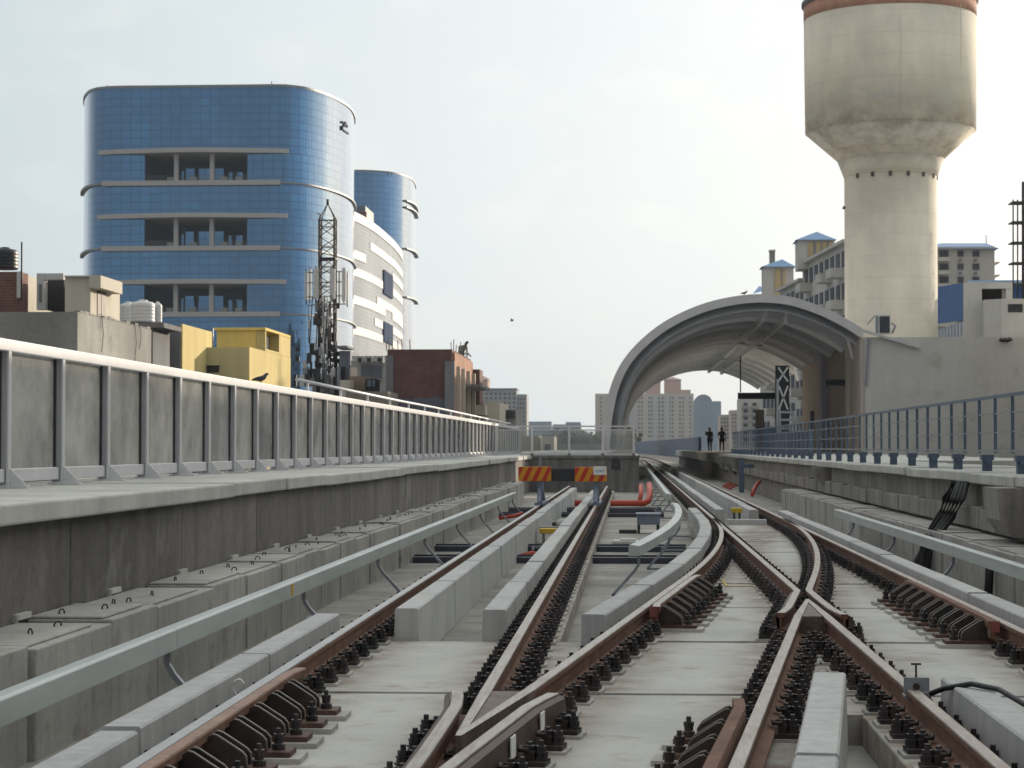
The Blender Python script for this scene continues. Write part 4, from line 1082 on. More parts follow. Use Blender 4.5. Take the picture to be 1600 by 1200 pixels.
for i in range(14): q = MB(); q.bar((7.14, 84 + 2 * i, 1.09), (7.14, 84 + 2 * i, 2.18), 0.06); q.build('upright', M['blue'], t)
# blue wall at the far bend
q = MB(); rg = []
for i in range(16):
    y = 205 + i * 14; x = 6.6 - 5.6 * (i / 15) ** 1.2
    rg.append([(x, y, 0.2), (x, y, 2.42), (x + 0.25, y, 2.42), (x + 0.25, y, 0.2)])
q.rings(rg, True, True); tag(q.build('blue_barrier', plain('slate_blue_wall', (0.08, 0.11, 0.17), 0.6, 0, 0.15, 0.5), org=(6, 205, 0.2)), 'long slate blue barrier following the far bend of the track', 'barrier')
# ------------------------------------------------------------------ blue glass office tower
M['bglass'] = curtain_glass('blue_curtain_glass', (0.040, 0.165, 0.34), (0.052, 0.195, 0.39), 1.25, 1.0, (0.02, 0.09, 0.21), 0.09, 0.85, 1.5, 0.035)
M['bglass2'] = curtain_glass('blue_curtain_glass_far', (0.06, 0.18, 0.36), (0.08, 0.21, 0.41), 1.3, 1.1, (0.03, 0.11, 0.24), 0.09, 0.85, 1.5, 0.035)
M['spandrel'] = plain('pale_spandrel', (0.40, 0.39, 0.40), 0.6, 0, 0.05)
M['ledge'] = plain('grey_ledge', (0.22, 0.23, 0.25), 0.5, 0, 0.05)
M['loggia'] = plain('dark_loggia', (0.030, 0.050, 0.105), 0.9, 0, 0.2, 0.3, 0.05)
DT = 260.0
def zt(py, Y=DT): return Q(300, py, Y).z
pl = [(129, 274), (128, 270), (130, 266.5), (137, 263), (150, 261), (170, 260.2), (190, 260), (224, 260), (300, 260), (385, 260), (430, 260), (455, 260.7), (478, 262.4), (500, 265.5), (520, 269.5), (536, 274), (547, 279), (552, 284.5), (553, 291)]
PL = catmull([(Q(px, 698, Y).x, Y) for px, Y in pl], 5)
i224 = min(range(len(PL)), key=lambda i: abs(PL[i][0] - Q(224, 698, 260).x)); i385 = min(range(len(PL)), key=lambda i: abs(PL[i][0] - Q(385, 698, 260).x))
t = thing('glass_tower', 'big blue glass office tower with rounded corners and three open loggias', 'office tower', (PL[i224][0], 260, GZ))
ztop = zt(136)
back = [(Q(540, 698, 320).x, 320), (PL[0][0], 320), PL[0]]
levels = [(ztop, zt(240), False), (zt(240), zt(286), True), (zt(286), zt(341), False), (zt(341), zt(388), True), (zt(388), zt(442), False), (zt(442), zt(491), True), (zt(491), GZ, False)]
q = MB()
for z1, z0, rec in levels:
    if rec:
        u = q.curtain(PL[:i224 + 1], z0, z1); q.curtain(PL[i385:], z0, z1, u)
    else: q.curtain(PL, z0, z1)
    q.curtain([PL[-1]] + back, z0, z1)
q.build('curtain_wall', M['bglass'], t)
q = MB(); q.face([(x, y, ztop - 0.3) for x, y in PL] + [(x, y, ztop - 0.3) for x, y in back[:2]]); q.build('roof', M['ledge'], t)
def off_plan(P, d):
    out = []
    for i, p in enumerate(P):
        a = Vector(P[max(i - 1, 0)]); c = Vector(P[min(i + 1, len(P) - 1)]); tt = (c - a).normalized()
        out.append((p[0] + tt.y * d, p[1] - tt.x * d))
    return out
for k_m in ('bglass', 'bglass2'):
    b_ = M[k_m].node_tree.nodes['Principled BSDF']; b_.inputs['Coat Weight'].default_value = 1.0; b_.inputs['Coat IOR'].default_value = 1.65; b_.inputs['Coat Roughness'].default_value = 0.03
def ledge(P, z0, z1, d, name, mat, parent):
    O = off_plan(P, d); I = off_plan(P, -0.1)
    q = MB(); q.rings([[(O[i][0], O[i][1], z0), (O[i][0], O[i][1], z1), (I[i][0], I[i][1], z1), (I[i][0], I[i][1], z0)] for i in range(len(P))], True, True); return q.build(name, mat, parent)
xa, xb = PL[i224][0], PL[i385][0]
ledge(PL, ztop - 0.05, ztop + 0.25, 0.12, 'roof_edge', M['ledge'], t)
for yu, yl, x0, x1 in ((237, 286.5, 150, 449), (338, 388.5, 148, 448), (441, 491.5, 150, 446)):
    # upper slab, bowed outward over the loggia
    X0, X1_ = Q(x0, 698, 260).x, Q(x1, 698, 260).x
    zc = zt(yu); pts = []
    n = 28
    for i in range(n + 1):
        f = i / n; x = X0 + (X1_ - X0) * f; yb = min((p for p in PL), key=lambda p: abs(p[0] - x) + (1000 if p[1] > 285 else 0))[1]
        pts.append((x, yb - 0.45 - 1.3 * math.sin(math.pi * f) ** 2))
    q = MB(); q.prism(pts + [(X1_, 261.5), (xb + 2, 261.5), (xb, 268), (xa, 268), (xa - 2, 261.5), (X0, 261.5)], zc - 0.28, zc + 0.28); q.build('floor_slab', M['spandrel'], t)
    X0, X1_ = Q(158, 698, 260).x, Q(437, 698, 260).x; zc = zt(yl)
    q = MB(); q.prism([(X0, 259.35), (X1_, 259.35), (X1_, 260.4), (xb, 260.4), (xb, 268), (xa, 268), (xa, 260.4), (X0, 260.4)], zc - 0.3, zc + 0.3); q.build('floor_slab', M['spandrel'], t)
    il = [i for i, p in enumerate(PL) if p[0] <= X0 + 0.3 and p[1] < 272]; ir = [i for i, p in enumerate(PL) if p[0] >= X1_ - 0.3]
    ledge(PL[il[0]:il[-1] + 1], zc - 0.1, zc + 0.16, 0.4, 'side_ledge', M['ledge'], t); ledge(PL[ir[0]:], zc - 0.08, zc + 0.12, 0.3, 'side_ledge', M['ledge'], t)
    z0, z1 = zt(yl) + 0.3, zt(yu) - 0.33
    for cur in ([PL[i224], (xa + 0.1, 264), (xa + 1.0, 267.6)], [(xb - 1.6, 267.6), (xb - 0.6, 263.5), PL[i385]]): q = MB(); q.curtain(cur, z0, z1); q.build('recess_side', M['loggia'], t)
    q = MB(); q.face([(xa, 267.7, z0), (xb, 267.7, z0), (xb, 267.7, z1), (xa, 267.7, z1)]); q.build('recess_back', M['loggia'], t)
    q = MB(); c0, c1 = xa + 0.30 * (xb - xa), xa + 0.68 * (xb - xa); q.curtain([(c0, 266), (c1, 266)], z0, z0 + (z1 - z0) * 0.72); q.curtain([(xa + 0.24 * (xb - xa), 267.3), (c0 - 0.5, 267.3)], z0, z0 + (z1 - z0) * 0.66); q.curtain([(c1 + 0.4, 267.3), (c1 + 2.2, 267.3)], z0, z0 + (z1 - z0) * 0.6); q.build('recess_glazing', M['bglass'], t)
    for px in (274, 330):
        x = Q(px, 698, 259.9).x; q = MB(); q.box(x - 0.26, x + 0.26, 259.5, 260.1, z0, z1); q.build('column', M['spandrel'], t)
    q = MB(); q.box(xa, xb, 260.0, 260.06, z0, z0 + 0.75); q.build('glass_balustrade', dirty_glass('balustrade_glass', (0.4, 0.45, 0.5), 0.92, 0.3, False) if 'bal' not in M else M['bal'], t)
    for f in (0.25, 0.48, 0.79, 0.94): x = xa + f * (xb - xa) * 0.97; q = MB(); q.box(x - 0.4, x + 0.4, 260.4, 261.2, z0, z0 + 0.55); q.build('planter', M['spandrel'], t)
# dark letter-like logo on the right shoulder (unreadable in the photo): strokes standing just off the glass
P533 = [p for p in PL if Q(530, 698, p[1]).x <= p[0] <= Q(548, 698, p[1]).x]
def on_wall(px, py, lift=0.25):
    best = min(PL, key=lambda p: abs((985 + 0) * 0 + p[0] - Q(px, 698, p[1]).x))
    return Vector((best[0], best[1] - lift, Q(px, py, best[1]).z))
q = MB()
for a, b2, w_ in (((534.5, 190), (534.5, 193), .35), ((534.3, 197.5), (534.3, 204), .4), ((534.8, 197), (538.5, 192.5), .35), ((538.6, 192.5), (538.9, 198), .35), ((542, 195.5), (541.5, 200), .25), ((536.5, 204.5), (543, 209.5), .22)):
    q.bar(on_wall(*a), on_wall(*b2), w_, w_)
q.build('logo_lettering', M['gap'], t)
for px, py in ((168, 133), (424.5, 127), (445, 131)):
    a = Q(px, 138, 262); q = MB(); q.tube([a, Q(px + (1.5 if px > 440 else 0), py, 262)], 0.06, 5); q.build('roof_aerial', M['iron'], t)

# second glass tower
D2 = 395.0
pl2 = [(520, 397), (552, 395.3), (580, 396), (605, 398), (625, 401.5), (638, 406), (645, 411), (648, 417), (649, 423)]
P2 = catmull([(Q(px, 698, Y).x, Y) for px, Y in pl2], 5)
t = thing('glass_tower', 'smaller blue glass tower behind the big one, short curved ledges on its right edge', 'office tower', (P2[0][0], 395, GZ))
q = MB(); z1 = Q(560, 268, 396).z; q.curtain(P2, GZ, z1); q.curtain([P2[-1], (Q(640, 698, 445).x, 445), (P2[0][0], 445), P2[0]], GZ, z1); q.build('curtain_wall', M['bglass2'], t)
ledge(P2, z1 - 0.05, z1 + 0.25, 0.12, 'roof_edge', M['ledge'], t)
q = MB(); q.face([(x, y, z1 - 0.2) for x, y in P2] + [(Q(640, 698, 445).x, 445, z1 - 0.2), (P2[0][0], 445, z1 - 0.2)]); q.build('roof', M['ledge'], t)
for py in (318, 328, 392, 467): 
    i0 = [i for i, p in enumerate(P2) if p[0] > Q(629, 698, p[1]).x][0]; z = Q(640, py, 408).z
    ledge(P2[i0:], z - 0.12, z + 0.16, 0.6, 'side_ledge', M['ledge'], t)
for px, py in ((581, 267), (606, 267), (612, 268)): q = MB(); a = Q(px, 275, 398); q.tube([a, Q(px, py, 398)], 0.07, 5); q.build('roof_aerial', M['iron'], t)

# white banded curving block between the towers
M['wband'] = plain('white_cladding', (0.44, 0.44, 0.45), 0.55, 0, 0.05)
M['gband'] = curtain_glass('grey_louvre_band', (0.37, 0.395, 0.43), (0.40, 0.42, 0.455), 0.9, 0.55, (0.31, 0.33, 0.355), 0.12, 0, 1.3, 0.9)
pl3 = [(538, 292), (552, 297), (570, 305), (588, 316), (604, 329), (616, 341), (624, 353), (628, 362)]
P3 = catmull([(Q(px, 698, Y).x, Y) for px, Y in pl3], 5)
t = thing('office_block', 'white banded office block curving away between the two blue towers', 'office block', (P3[0][0], 298, GZ))
zt3 = Q(550, 340, 296.5).z
q = MB(); q.curtain(P3, GZ, zt3); q.curtain([P3[-1], (Q(600, 698, 364).x, 364), (P3[0][0], 364), P3[0]], GZ, zt3); q.face([(x, y, zt3) for x, y in P3] + [(Q(600, 698, 364).x, 364, zt3), (P3[0][0], 364, zt3)]); q.build('wall', M['gband'], t)
ledge(P3, zt3 - 0.4, zt3 + 0.9, 0.14, 'white_band', M['wband'], t)
z = zt3 - 3.0; k = 0
nP = len(P3)
segs = [(0.35, 1.0), (0.0, 0.3), (0.0, 1.0), (0.45, 1.0), (0.0, 0.55), (0.4, 0.62), (0.0, 1.0), (0.6, 1.0)]
for k, (f0, f1_) in enumerate(segs):
    zc = Q(550, [372, 397, 424, 455, 468, 492, 516, 545][k], 296.5).z
    if f0 < f1_: ledge(P3[int(f0 * (nP - 1)):int(f1_ * (nP - 1)) + 1], zc - 0.55, zc + 0.65, 0.10, 'white_band', M['wband'], t)
    if f0 > 0.5 or (f1_ < 0.9): 
        ledge(P3[int(0.68 * (nP - 1)):], zc - 0.55, zc + 0.65, 0.13, 'white_band', M['wband'], t)
for py0, py1 in ((400, 440), (487, 522)):
    a = P3[int(0.52 * nP)]; b2 = P3[int(0.66 * nP)]
    za, zb = Q(590, py1, 300).z, Q(590, py0, 300).z
    q = MB(); q.bar((a[0], a[1] - 0.6, (za + zb) / 2), (b2[0], b2[1] - 0.6, (za + zb) / 2), 0.6, zb - za); w_ = q.build('window', M['loggia'], t)
    q = MB(); m_ = ((a[0] * 0.62 + b2[0] * 0.38), (a[1] * 0.62 + b2[1] * 0.38) - 1.0); q.box(m_[0] - 0.2, m_[0] + 0.2, m_[1] - 0.1, m_[1] + 0.1, za, zb); q.build('mullion', M['wband'], w_)
q = MB(); a = Q(549, 340, 308); c = Q(571, 326, 308); q.box(a.x, c.x, 308, 318, a.z - 1, c.z + 0.4); q.build('plant_room', plain('grey_plant_room', (0.24, 0.24, 0.25), 0.6), t)
q = MB(); a = Q(563.5, 345, 307.8); c = Q(573, 331, 307.8); q.box(a.x, c.x, 307.6, 307.9, a.z, c.z); lg = q.build('sign_board', plain('dull_red_sign', (0.33, 0.10, 0.08), 0.6), t)
q = MB()
for a, b2 in (((566, 342.5), (566, 334.5)), ((566, 335), (570.5, 337.5)), ((566, 338.5), (569.5, 341)), ((570.2, 343), (570.2, 338))): q.bar(Q(*a, 307.5), Q(*b2, 307.5), 0.14, 0.14)
q.build('sign_lettering', M['wband'], lg)

# ------------------------------------------------------------------ houses on the left
def xw(px, Y): return Q(px, 698, Y).x
def house(name, label, x0, x1, Y0, Y1, z1, mat, z0=GZ, cat='house', group=None):
    t = thing(name, label, cat, ((x0 + x1) / 2, Y0, z0), group)
    q = MB(); q.box(x0, x1, Y0, Y1, z0, z1); q.build('wall', mat, t)
    return t
M['g_wall'] = concrete('bare_cement_plaster', (0.31, 0.305, 0.285), 0.24, 0.10, 0.35, 0.95, 0.2, stain=(0.22, 0.215, 0.21))
M['dk_wall'] = concrete('dark_cement_plaster', (0.20, 0.20, 0.21), 0.2, 0.1, 0.5, 0.95, 0.2)
M['cream'] = concrete('cream_plaster', (0.55, 0.51, 0.43), 0.06, 0.08, 0.5, 0.9, 0.1)
M['whiteplast'] = concrete('white_plaster', (0.55, 0.545, 0.53), 0.06, 0.08, 0.5, 0.9, 0.1)
M['yellowp'] = concrete('yellow_plaster', (0.62, 0.50, 0.22), 0.06, 0.12, 0.5, 0.9, 0.1, stain=(0.56, 0.46, 0.22))
M['amber_shaded'] = concrete('shaded_room_plaster', (0.78, 0.58, 0.19), 0.06, 0.08, 0.5, 0.9, 0.1)  # rooftop room's yellow plaster, tinted amber for its shaded front
M['yellow_shaded'] = concrete('shaded_front_plaster', (0.50, 0.465, 0.29), 0.1, 0.1, 0.5, 0.95, 0.1)  # front of the yellow house, shade put into the plaster colour
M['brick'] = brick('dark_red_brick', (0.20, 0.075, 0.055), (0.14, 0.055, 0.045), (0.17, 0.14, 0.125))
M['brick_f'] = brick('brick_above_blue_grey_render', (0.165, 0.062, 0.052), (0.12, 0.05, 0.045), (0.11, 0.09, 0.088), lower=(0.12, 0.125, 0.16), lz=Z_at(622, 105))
M['brick_sunlit'] = brick('sunlit_end_brick', (0.42, 0.17, 0.09), (0.34, 0.14, 0.08), (0.35, 0.27, 0.2))  # same brick as the front, sunlight painted in as an orange tone
# grey cement house
x1 = xw(120, 55); t = house('grey_house', 'long bare cement house at the left edge with a sunlit right wall', -26, x1, 55, 63.6, Z_at(484, 55), M['g_wall'])
q = MB(); q.box(-26, x1 - 0.3, 55.3, 63.3, Z_at(484, 55), Z_at(484, 55) + 0.02)
q.build('roof', M['dk_wall'], t)
q = MB()
for k in range(16): y0 = 55.2 + k * 0.52; q.box(x1 - 0.14, x1 + 0.01, y0, y0 + 0.45, Z_at(484, 55) + 0.001, Z_at(484, 55) + random.uniform(0.02, 0.09))
q.build('broken_parapet', M['g_wall'], t)
for y0, L in ((57.4, 1.0), (61.3, 1.1), (61.9, 0.7)):
    q = MB(); z = Z_at(484, 55) + 0.05; q.tube([(x1 - 0.1, y0, z), (x1 + 0.03, y0, z + 0.05), (x1 + 0.05, y0 + 0.15, z - L * 0.5), (x1 + 0.03, y0 + 0.05, z - L)], 0.009, 5); q.build('loose_wire', M['iron'], t)
zr = Z_at(484, 55)
# rooftop room with canopy and door
xr1 = xw(140, 60); t = thing('roof_room', 'white rooftop room with a canopy and brown door, on the grey cement house', 'roof room', (xr1 - 1, 60, zr))
ztop_ = Z_at(429, 60)
q = MB(); q.box(xw(100, 60), xr1, 60, 63.5, zr + 0.021, ztop_); q.build('wall', M['cream'], t)
q = MB(); q.box(xr1 - 0.02, xr1 + 0.32, 59.9, 62.5, ztop_ - 0.32, ztop_ + 0.04); q.box(xw(100, 60), xr1 - 0.021, 59.9, 63.6, ztop_ + 0.001, ztop_ + 0.04); q.build('canopy', M['cream'], t)
for y0 in (60.75, 61.3): q = MB(); q.box(xr1 - 0.05, xr1 + 0.02, y0, y0 + 0.42, zr + 0.02, zr + 1.02); q.build('door_leaf', plain('brown_door', (0.075, 0.045, 0.035), 0.5), t)
q = MB(); q.box(xr1 - 0.06, xr1 + 0.03, 61.18, 61.29, zr + 0.02, zr + 1.05); q.build('door_post', M['cream'], t)
t = thing('roof_room', 'open white rooftop frame with a black opening, left of the canopied room', 'roof room', (xw(80, 61), 61, zr))
q = MB(); px_box(q, 57, 70, 427, 484, 61, 0.3); px_box(q, 70.3, 99, 427, 437, 61, 0.3); q.build('frame', M['whiteplast'], t)
q = MB(); px_box(q, 70, 100, 437, 484, 61.6, 1.5); q.build('dark_interior', M['gap'], t)
q = MB(); px_box(q, 61, 65, 444, 472, 60.97, 0.04); q.build('slot', M['dk_wall'], t)
t = thing('roof_wall', 'sunlit cream wall piece beside the brick water tank base at the left edge', 'wall', (xw(45, 63), 63, zr))
q = MB(); q.box(xw(32, 61.5) - 0.25, xw(32, 61.5), 61.5, 64.7, zr + 0.3, Z_at(423, 61.5)); q.build('wall', M['cream'], t)
x_ = xw(30, 60.6); t = house('brick_stair_room', 'dark red brick stair room under the black tank at the left edge', -24, x_, 60.6, 61.4, Z_at(420, 60.6), M['brick'], zr, 'brick room')
q = MB(); px_box(q, 26, 34, 424, 465, 60.4, 0.08); q.build('pale_pipe', M['whiteplast'], t)
def tank(label, px, py0, py1, r_px, Y, mat, zb=None, ribs=5):
    c = Q(px, py1, Y); r = r_px * Y / FPX; z0 = c.z; z1 = Q(px, py0, Y).z; h = z1 - z0
    t = thing('water_tank', label, 'water tank', (c.x, Y, z0))
    prof = [(r * 0.98, z0)]
    for k in range(ribs):
        zz = z0 + h * 0.8 * (k + 0.5) / ribs; prof += [(r, zz - 0.03), (r * 1.035, zz), (r, zz + 0.03)]
    prof += [(r, z0 + h * 0.82), (r * 0.86, z0 + h * 0.9), (r * 0.4, z0 + h * 0.95)]
    q = MB(); q.lathe(prof, c.x, Y, 24); q.build('tank', mat, t)
    q = MB(); q.lathe([(r * 0.4, z0 + h * 0.945), (r * 0.4, z1), (r * 0.1, z1 + 0.02)], c.x, Y, 16); q.build('lid', mat, t)
    return t
M['btank'] = plain('black_tank', (0.02, 0.02, 0.024), 0.45); M['wtank'] = plain('white_tank', (0.60, 0.60, 0.60), 0.45, 0, 0.05)
tank('black plastic water tank on the brick stair room at the left edge', 8, 387, 421, 20, 61, M['btank'])
q = MB(); q.tube([Q(33.5, 470, 60), Q(34, 378, 60)], 0.025, 6); tag(q.build('thin_pole', M['iron'], org=Q(33.5, 470, 60)), 'thin dark pole standing beside the black tank at the left edge', 'pole')
tank('biggest and middle one of three white water tanks behind the grey cement house', 223, 469, 504, 19, 66, M['wtank'])
tank('white water tank partly hidden at the left of the biggest white one', 200, 472, 504, 13, 67.5, M['wtank'])
tank('slim white water tank at the right of the biggest white one', 246, 472, 504, 7, 66.3, M['wtank'])
x1 = xw(281, 68); t = house('dark_house', 'dark grey plastered house with a yellow side wall under the white tanks', -26, x1, 68, 72.9, Z_at(506, 68), M['dk_wall'])
q = MB(); q.box(x1 + 0.001, x1 + 0.06, 68.05, 72.9, 2.0, Z_at(506, 68) + 0.05); q.build('side_wall', M['yellowp'], t)
q = MB(); a = Q(190, 506, 65); q.box(a.x - 0.3, Q(256, 506, 65).x, 65, 67.6, a.z - 0.12, a.z + 0.03); q.box(a.x - 0.3, Q(238, 506, 65).x, 65.1, 67.5, GZ, a.z - 0.13); tag(q.build('tank_slab', M['dk_wall'], org=a), 'dark slab block carrying the three white water tanks', 'platform')
x1 = xw(387, 72); t = house('yellow_house', 'yellow plastered house, front coloured as in shade, with sunlit right wall and rooftop room', xw(281, 72), x1, 72, 80.8, Z_at(541, 72), M['yellow_shaded'])
zf = Z_at(541, 72)
q = MB(); q.box(x1 + 0.001, x1 + 0.05, 72, 80.8, GZ, zf + 0.01); q.build('side_wall', M['yellowp'], t)
q = MB(); q.box(xw(338, 75.2), x1 - 0.3, 75.2, 80.6, zf, Z_at(514, 75.2)); r_ = q.build('roof_room', M['amber_shaded'], t)
q = MB(); q.box(xw(338, 75.2) - 0.08, x1 + 0.06, 75.1, 80.7, Z_at(514, 75.2), Z_at(514, 75.2) + 0.09); q.build('roof_slab', M['amber_shaded'], r_)
q = MB(); q.box(x1 - 0.29, x1 + 0.04, 75.2, 75.4, zf + 0.02, Z_at(514, 75.2) - 0.001); q.box(x1 - 0.29, x1 + 0.04, 78.2, 80.8, zf + 0.02, Z_at(514, 75.2) - 0.001); q.box(x1 - 0.25, x1 + 0.04, 75.41, 78.19, zf + 0.02, zf + 0.1); q.build('front_wall', M['yellowp'], r_)
q = MB(); q.box(x1 - 0.31, x1 - 0.28, 76.2, 78.0, zf + 0.1, Z_at(514, 75.2) - 0.08); q.build('dark_opening', M['gap'], r_)
q = MB(); px_box(q, 323, 342, 571, 582, 71.98, 0.1); w_ = q.build('window', M['gap'], t)
q = MB(); px_box(q, 321, 344, 569, 570.8, 71.9, 0.15); q.build('lintel', M['yellow_shaded'], w_)
tank('squat black water tank lying low on the yellow house roof', 313, 526, 541, 19, 73.5, M['btank'], ribs=3)
q = MB()
for px in (319, 324, 332): q.tube([Q(px, 541, 73), Q(px + 0.5, 512 if px == 332 else 527, 73)], 0.03, 5)
tag(q.build('roof_pipes', M['steel'], org=Q(325, 541, 73)), 'thin grey upright pipes beside the squat black tank', 'pipes')

# white house with three air conditioners, clutter at the foot of the mast
M['whiteh'] = concrete('white_grey_plaster', (0.46, 0.455, 0.44), 0.06, 0.08, 0.5, 0.9, 0.1)
t = house('white_house', 'white house front with three air conditioners in a row, left of the brick house', xw(548, 118), xw(604, 118), 118, 126, Z_at(562, 118), M['whiteh'])
q = MB(); px_box(q, 550, 605, 556, 562, 117.9, 0.4); q.build('parapet', M['whiteh'], t)
for px in (563, 577, 594):
    q = MB(); px_box(q, px - 6, px + 5, 557, 566.5, 117.3, 0.5); a_ = q.build('air_conditioner', M['whiteh'], t); q = MB(); px_box(q, px - 4, px + 2, 559, 565.5, 117.26, 0.03); q.build('fan', M['gap'], a_)
for a, b2 in ((564, 580), (581, 596)): q = MB(); px_box(q, a, b2, 571, 592, 117.95, 0.1); w_ = q.build('window', M['greyglass'], t); q = MB(); px_box(q, a - 1, b2 + 1, 592.2, 594, 117.85, 0.2); q.build('sill', M['whiteh'], w_)
t = house('blue_grey_shed', 'small blue grey rooftop shed with an overhanging dark roof right of the mast', xw(530, 121), xw(547, 121), 121, 125, Z_at(547, 121), plain('blue_grey_wall', (0.17, 0.18, 0.22), 0.8), cat='shed')
q = MB(); px_box(q, 524, 543, 540, 543.5, 119.5, 3); q.build('roof', M['dk_wall'], t)
t = house('tan_house', 'tan rooftop box below the air conditioners', xw(546, 108), xw(570, 108), 108, 112, Z_at(587, 108), concrete('tan_render', (0.27, 0.21, 0.165), 0.08, 0.08, 0.4), cat='rooftop box')
q = MB(); px_box(q, 547, 556, 574, 588, 108.3, 0.5); q.build('chimney', M['tan'], t)
t = house('cream_house', 'small cream box left of the tan rooftop box', xw(531, 106), xw(545, 106), 106, 109, Z_at(593, 106), M['cream'], cat='rooftop box')
t = thing('generator', 'dark rooftop generator with fans right of the tan box', 'generator', Q(580, 606, 107))
q = MB(); px_box(q, 571, 588, 592, 620, 107, 1.5); q.build('housing', M['gap'], t); q = MB(); px_box(q, 574, 580, 594, 604, 106.9, 0.09); px_box(q, 582, 586, 594, 604, 106.9, 0.09); q.build('fan', M['greybox'], t)
t = house('low_house', 'low grey house roof under the telecom mast', xw(452, 118), xw(560, 118) , 126.5, 140, Z_at(592, 126.5), M['dk_wall'])
t = house('low_house', 'low tan grey roof in front of the brick house', xw(540, 100), xw(606, 100), 100, 104.5, Z_at(611, 100), concrete('tan_grey', (0.26, 0.225, 0.19), 0.1, 0.08, 0.5))
# lattice telecom mast
TY = 122.0
t = thing('telecom_mast', 'dark lattice telecom mast hung with flat antennas on a rooftop', 'mast', Q(511, 600, TY))
c = Q(511, 600, TY); zb, zt_ = c.z - 1, Q(511, 342, TY).z; hw = 0.44
leg = [(c.x - hw, TY - 0.3), (c.x + hw, TY - 0.3), (c.x + hw, TY + 0.5), (c.x - hw, TY + 0.5)]
for lx, ly in leg: q = MB(); q.tube([(lx + (lx - c.x) * 0.25, ly, zb), (lx, ly, zb + 4), (lx, ly, zt_)], 0.065, 6); q.build('leg', M['iron'], t)
q = MB(); z = zb + 0.3; k = 0
while z < zt_ - 0.3:
    st_ = 0.58
    for i in range(4):
        a, b2 = leg[i], leg[(i + 1) % 4]
        if k % 2: a, b2 = b2, a
        q.bar((*a, z), (*b2, z + st_), 0.042)
        if k % 2: q.bar((*a, z), (*b2, z), 0.042)
    z += st_; k += 1
q.build('lattice', M['iron'], t)
q = MB(); px_box(q, 498, 524, 402, 405, TY - 0.5, 1.2); px_box(q, 500, 522, 343, 345, TY - 0.4, 0.08); q.build('platform', M['iron'], t)
ap = Q(512, 318, TY); q = MB()
for lx, ly in leg: q.bar((lx, ly, zt_), ap, 0.04)
q.tube([ap - Vector((0, 0, 0.1)), ap + Vector((0, 0, 0.25))], 0.08, 6); q.bar((c.x - hw, TY, zt_), (c.x - hw, TY, zt_ + 0.3), 0.05); q.bar((c.x - hw, TY, zt_ + 0.3), (c.x - hw - 0.2, TY, zt_ + 0.3), 0.04); q.build('apex', M['iron'], t)
M['ant'] = plain('antenna_grey', (0.60, 0.59, 0.585), 0.5, 0, 0.1)
for x0, x1_, y0, y1, dy in ((476, 481, 424, 469, 0.3), (482, 486, 421, 468, 0.7), (489, 497.5, 419, 466, -0.7), (515, 523.5, 420, 467, -0.7), (528.5, 531.5, 426, 474, 0.2), (534, 540.5, 419, 470, -0.4), (541, 544, 427, 474, 0.5), (481, 484.5, 500, 513, -0.2)):
    q = MB(); px_box(q, x0, x1_, y0, y1, TY + dy, 0.14); a_ = q.build('antenna', M['ant'] if x0 != 528.5 else M['white'], t, bevel=0.02)
    m_ = Q((x0 + x1_) / 2, (y0 + y1) / 2, TY + dy + 0.2); q = MB(); q.tube([(m_.x, m_.y, m_.z - 1.1), (m_.x, m_.y, m_.z + 1.0)], 0.035, 5); q.build('mount_pole', M['iron'], a_)
for y_ in (424, 440, 462, 475): q = MB(); q.bar(Q(480, y_ + 2, TY + 0.2), Q(541, y_, TY + 0.2), 0.05); q.build('cross_arm', M['iron'], t)
random.seed(21)
for k in range(96):
    px = random.gauss(508, 10); py = random.uniform(470, 600)
    if py > 545: px = random.gauss(501, 21)
    s = random.uniform(1.0, 3.8); hh = random.uniform(2, 9); Y = TY + random.uniform(-0.9, 0.7)
    q = MB(); px_box(q, px - s, px + s, py - hh, py + hh, Y, random.uniform(0.1, 0.35)); q.build('radio_unit', random.choice([M['ant'], M['iron'], M['iron'], M['steel'], M['bolt'], M['gap']]), t)
for k in range(14):
    px = random.gauss(509, 7); q = MB(); a = Q(px, random.uniform(460, 490), TY - 0.7); b2 = Q(px + random.gauss(0, 3), 602, TY - 0.6); q.tube([a, (a + b2) / 2 + Vector((random.gauss(0, 0.1), 0, 0)), b2], 0.03, 5); q.build('feeder_cable', random.choice([M['iron'], M['ant'], M['black']]), t)
t = thing('equipment_rack', 'cluttered grey radio cabinets at the foot of the telecom mast', 'cabinet', Q(490, 600, 120.5))
for k in range(16): q = MB(); px = 471 + k * 4.4 + random.uniform(-2, 2); h_ = random.uniform(8, 30); px_box(q, px - random.uniform(2, 4.5), px + random.uniform(2, 4.5), 602 - h_, 604, 120.4 + random.uniform(-0.3, 0.5), 0.3); q.build('cabinet', random.choice([M['ant'], M['steel'], M['gap'], M['dk_wall'], M['iron'], M['dk_wall']]), t)

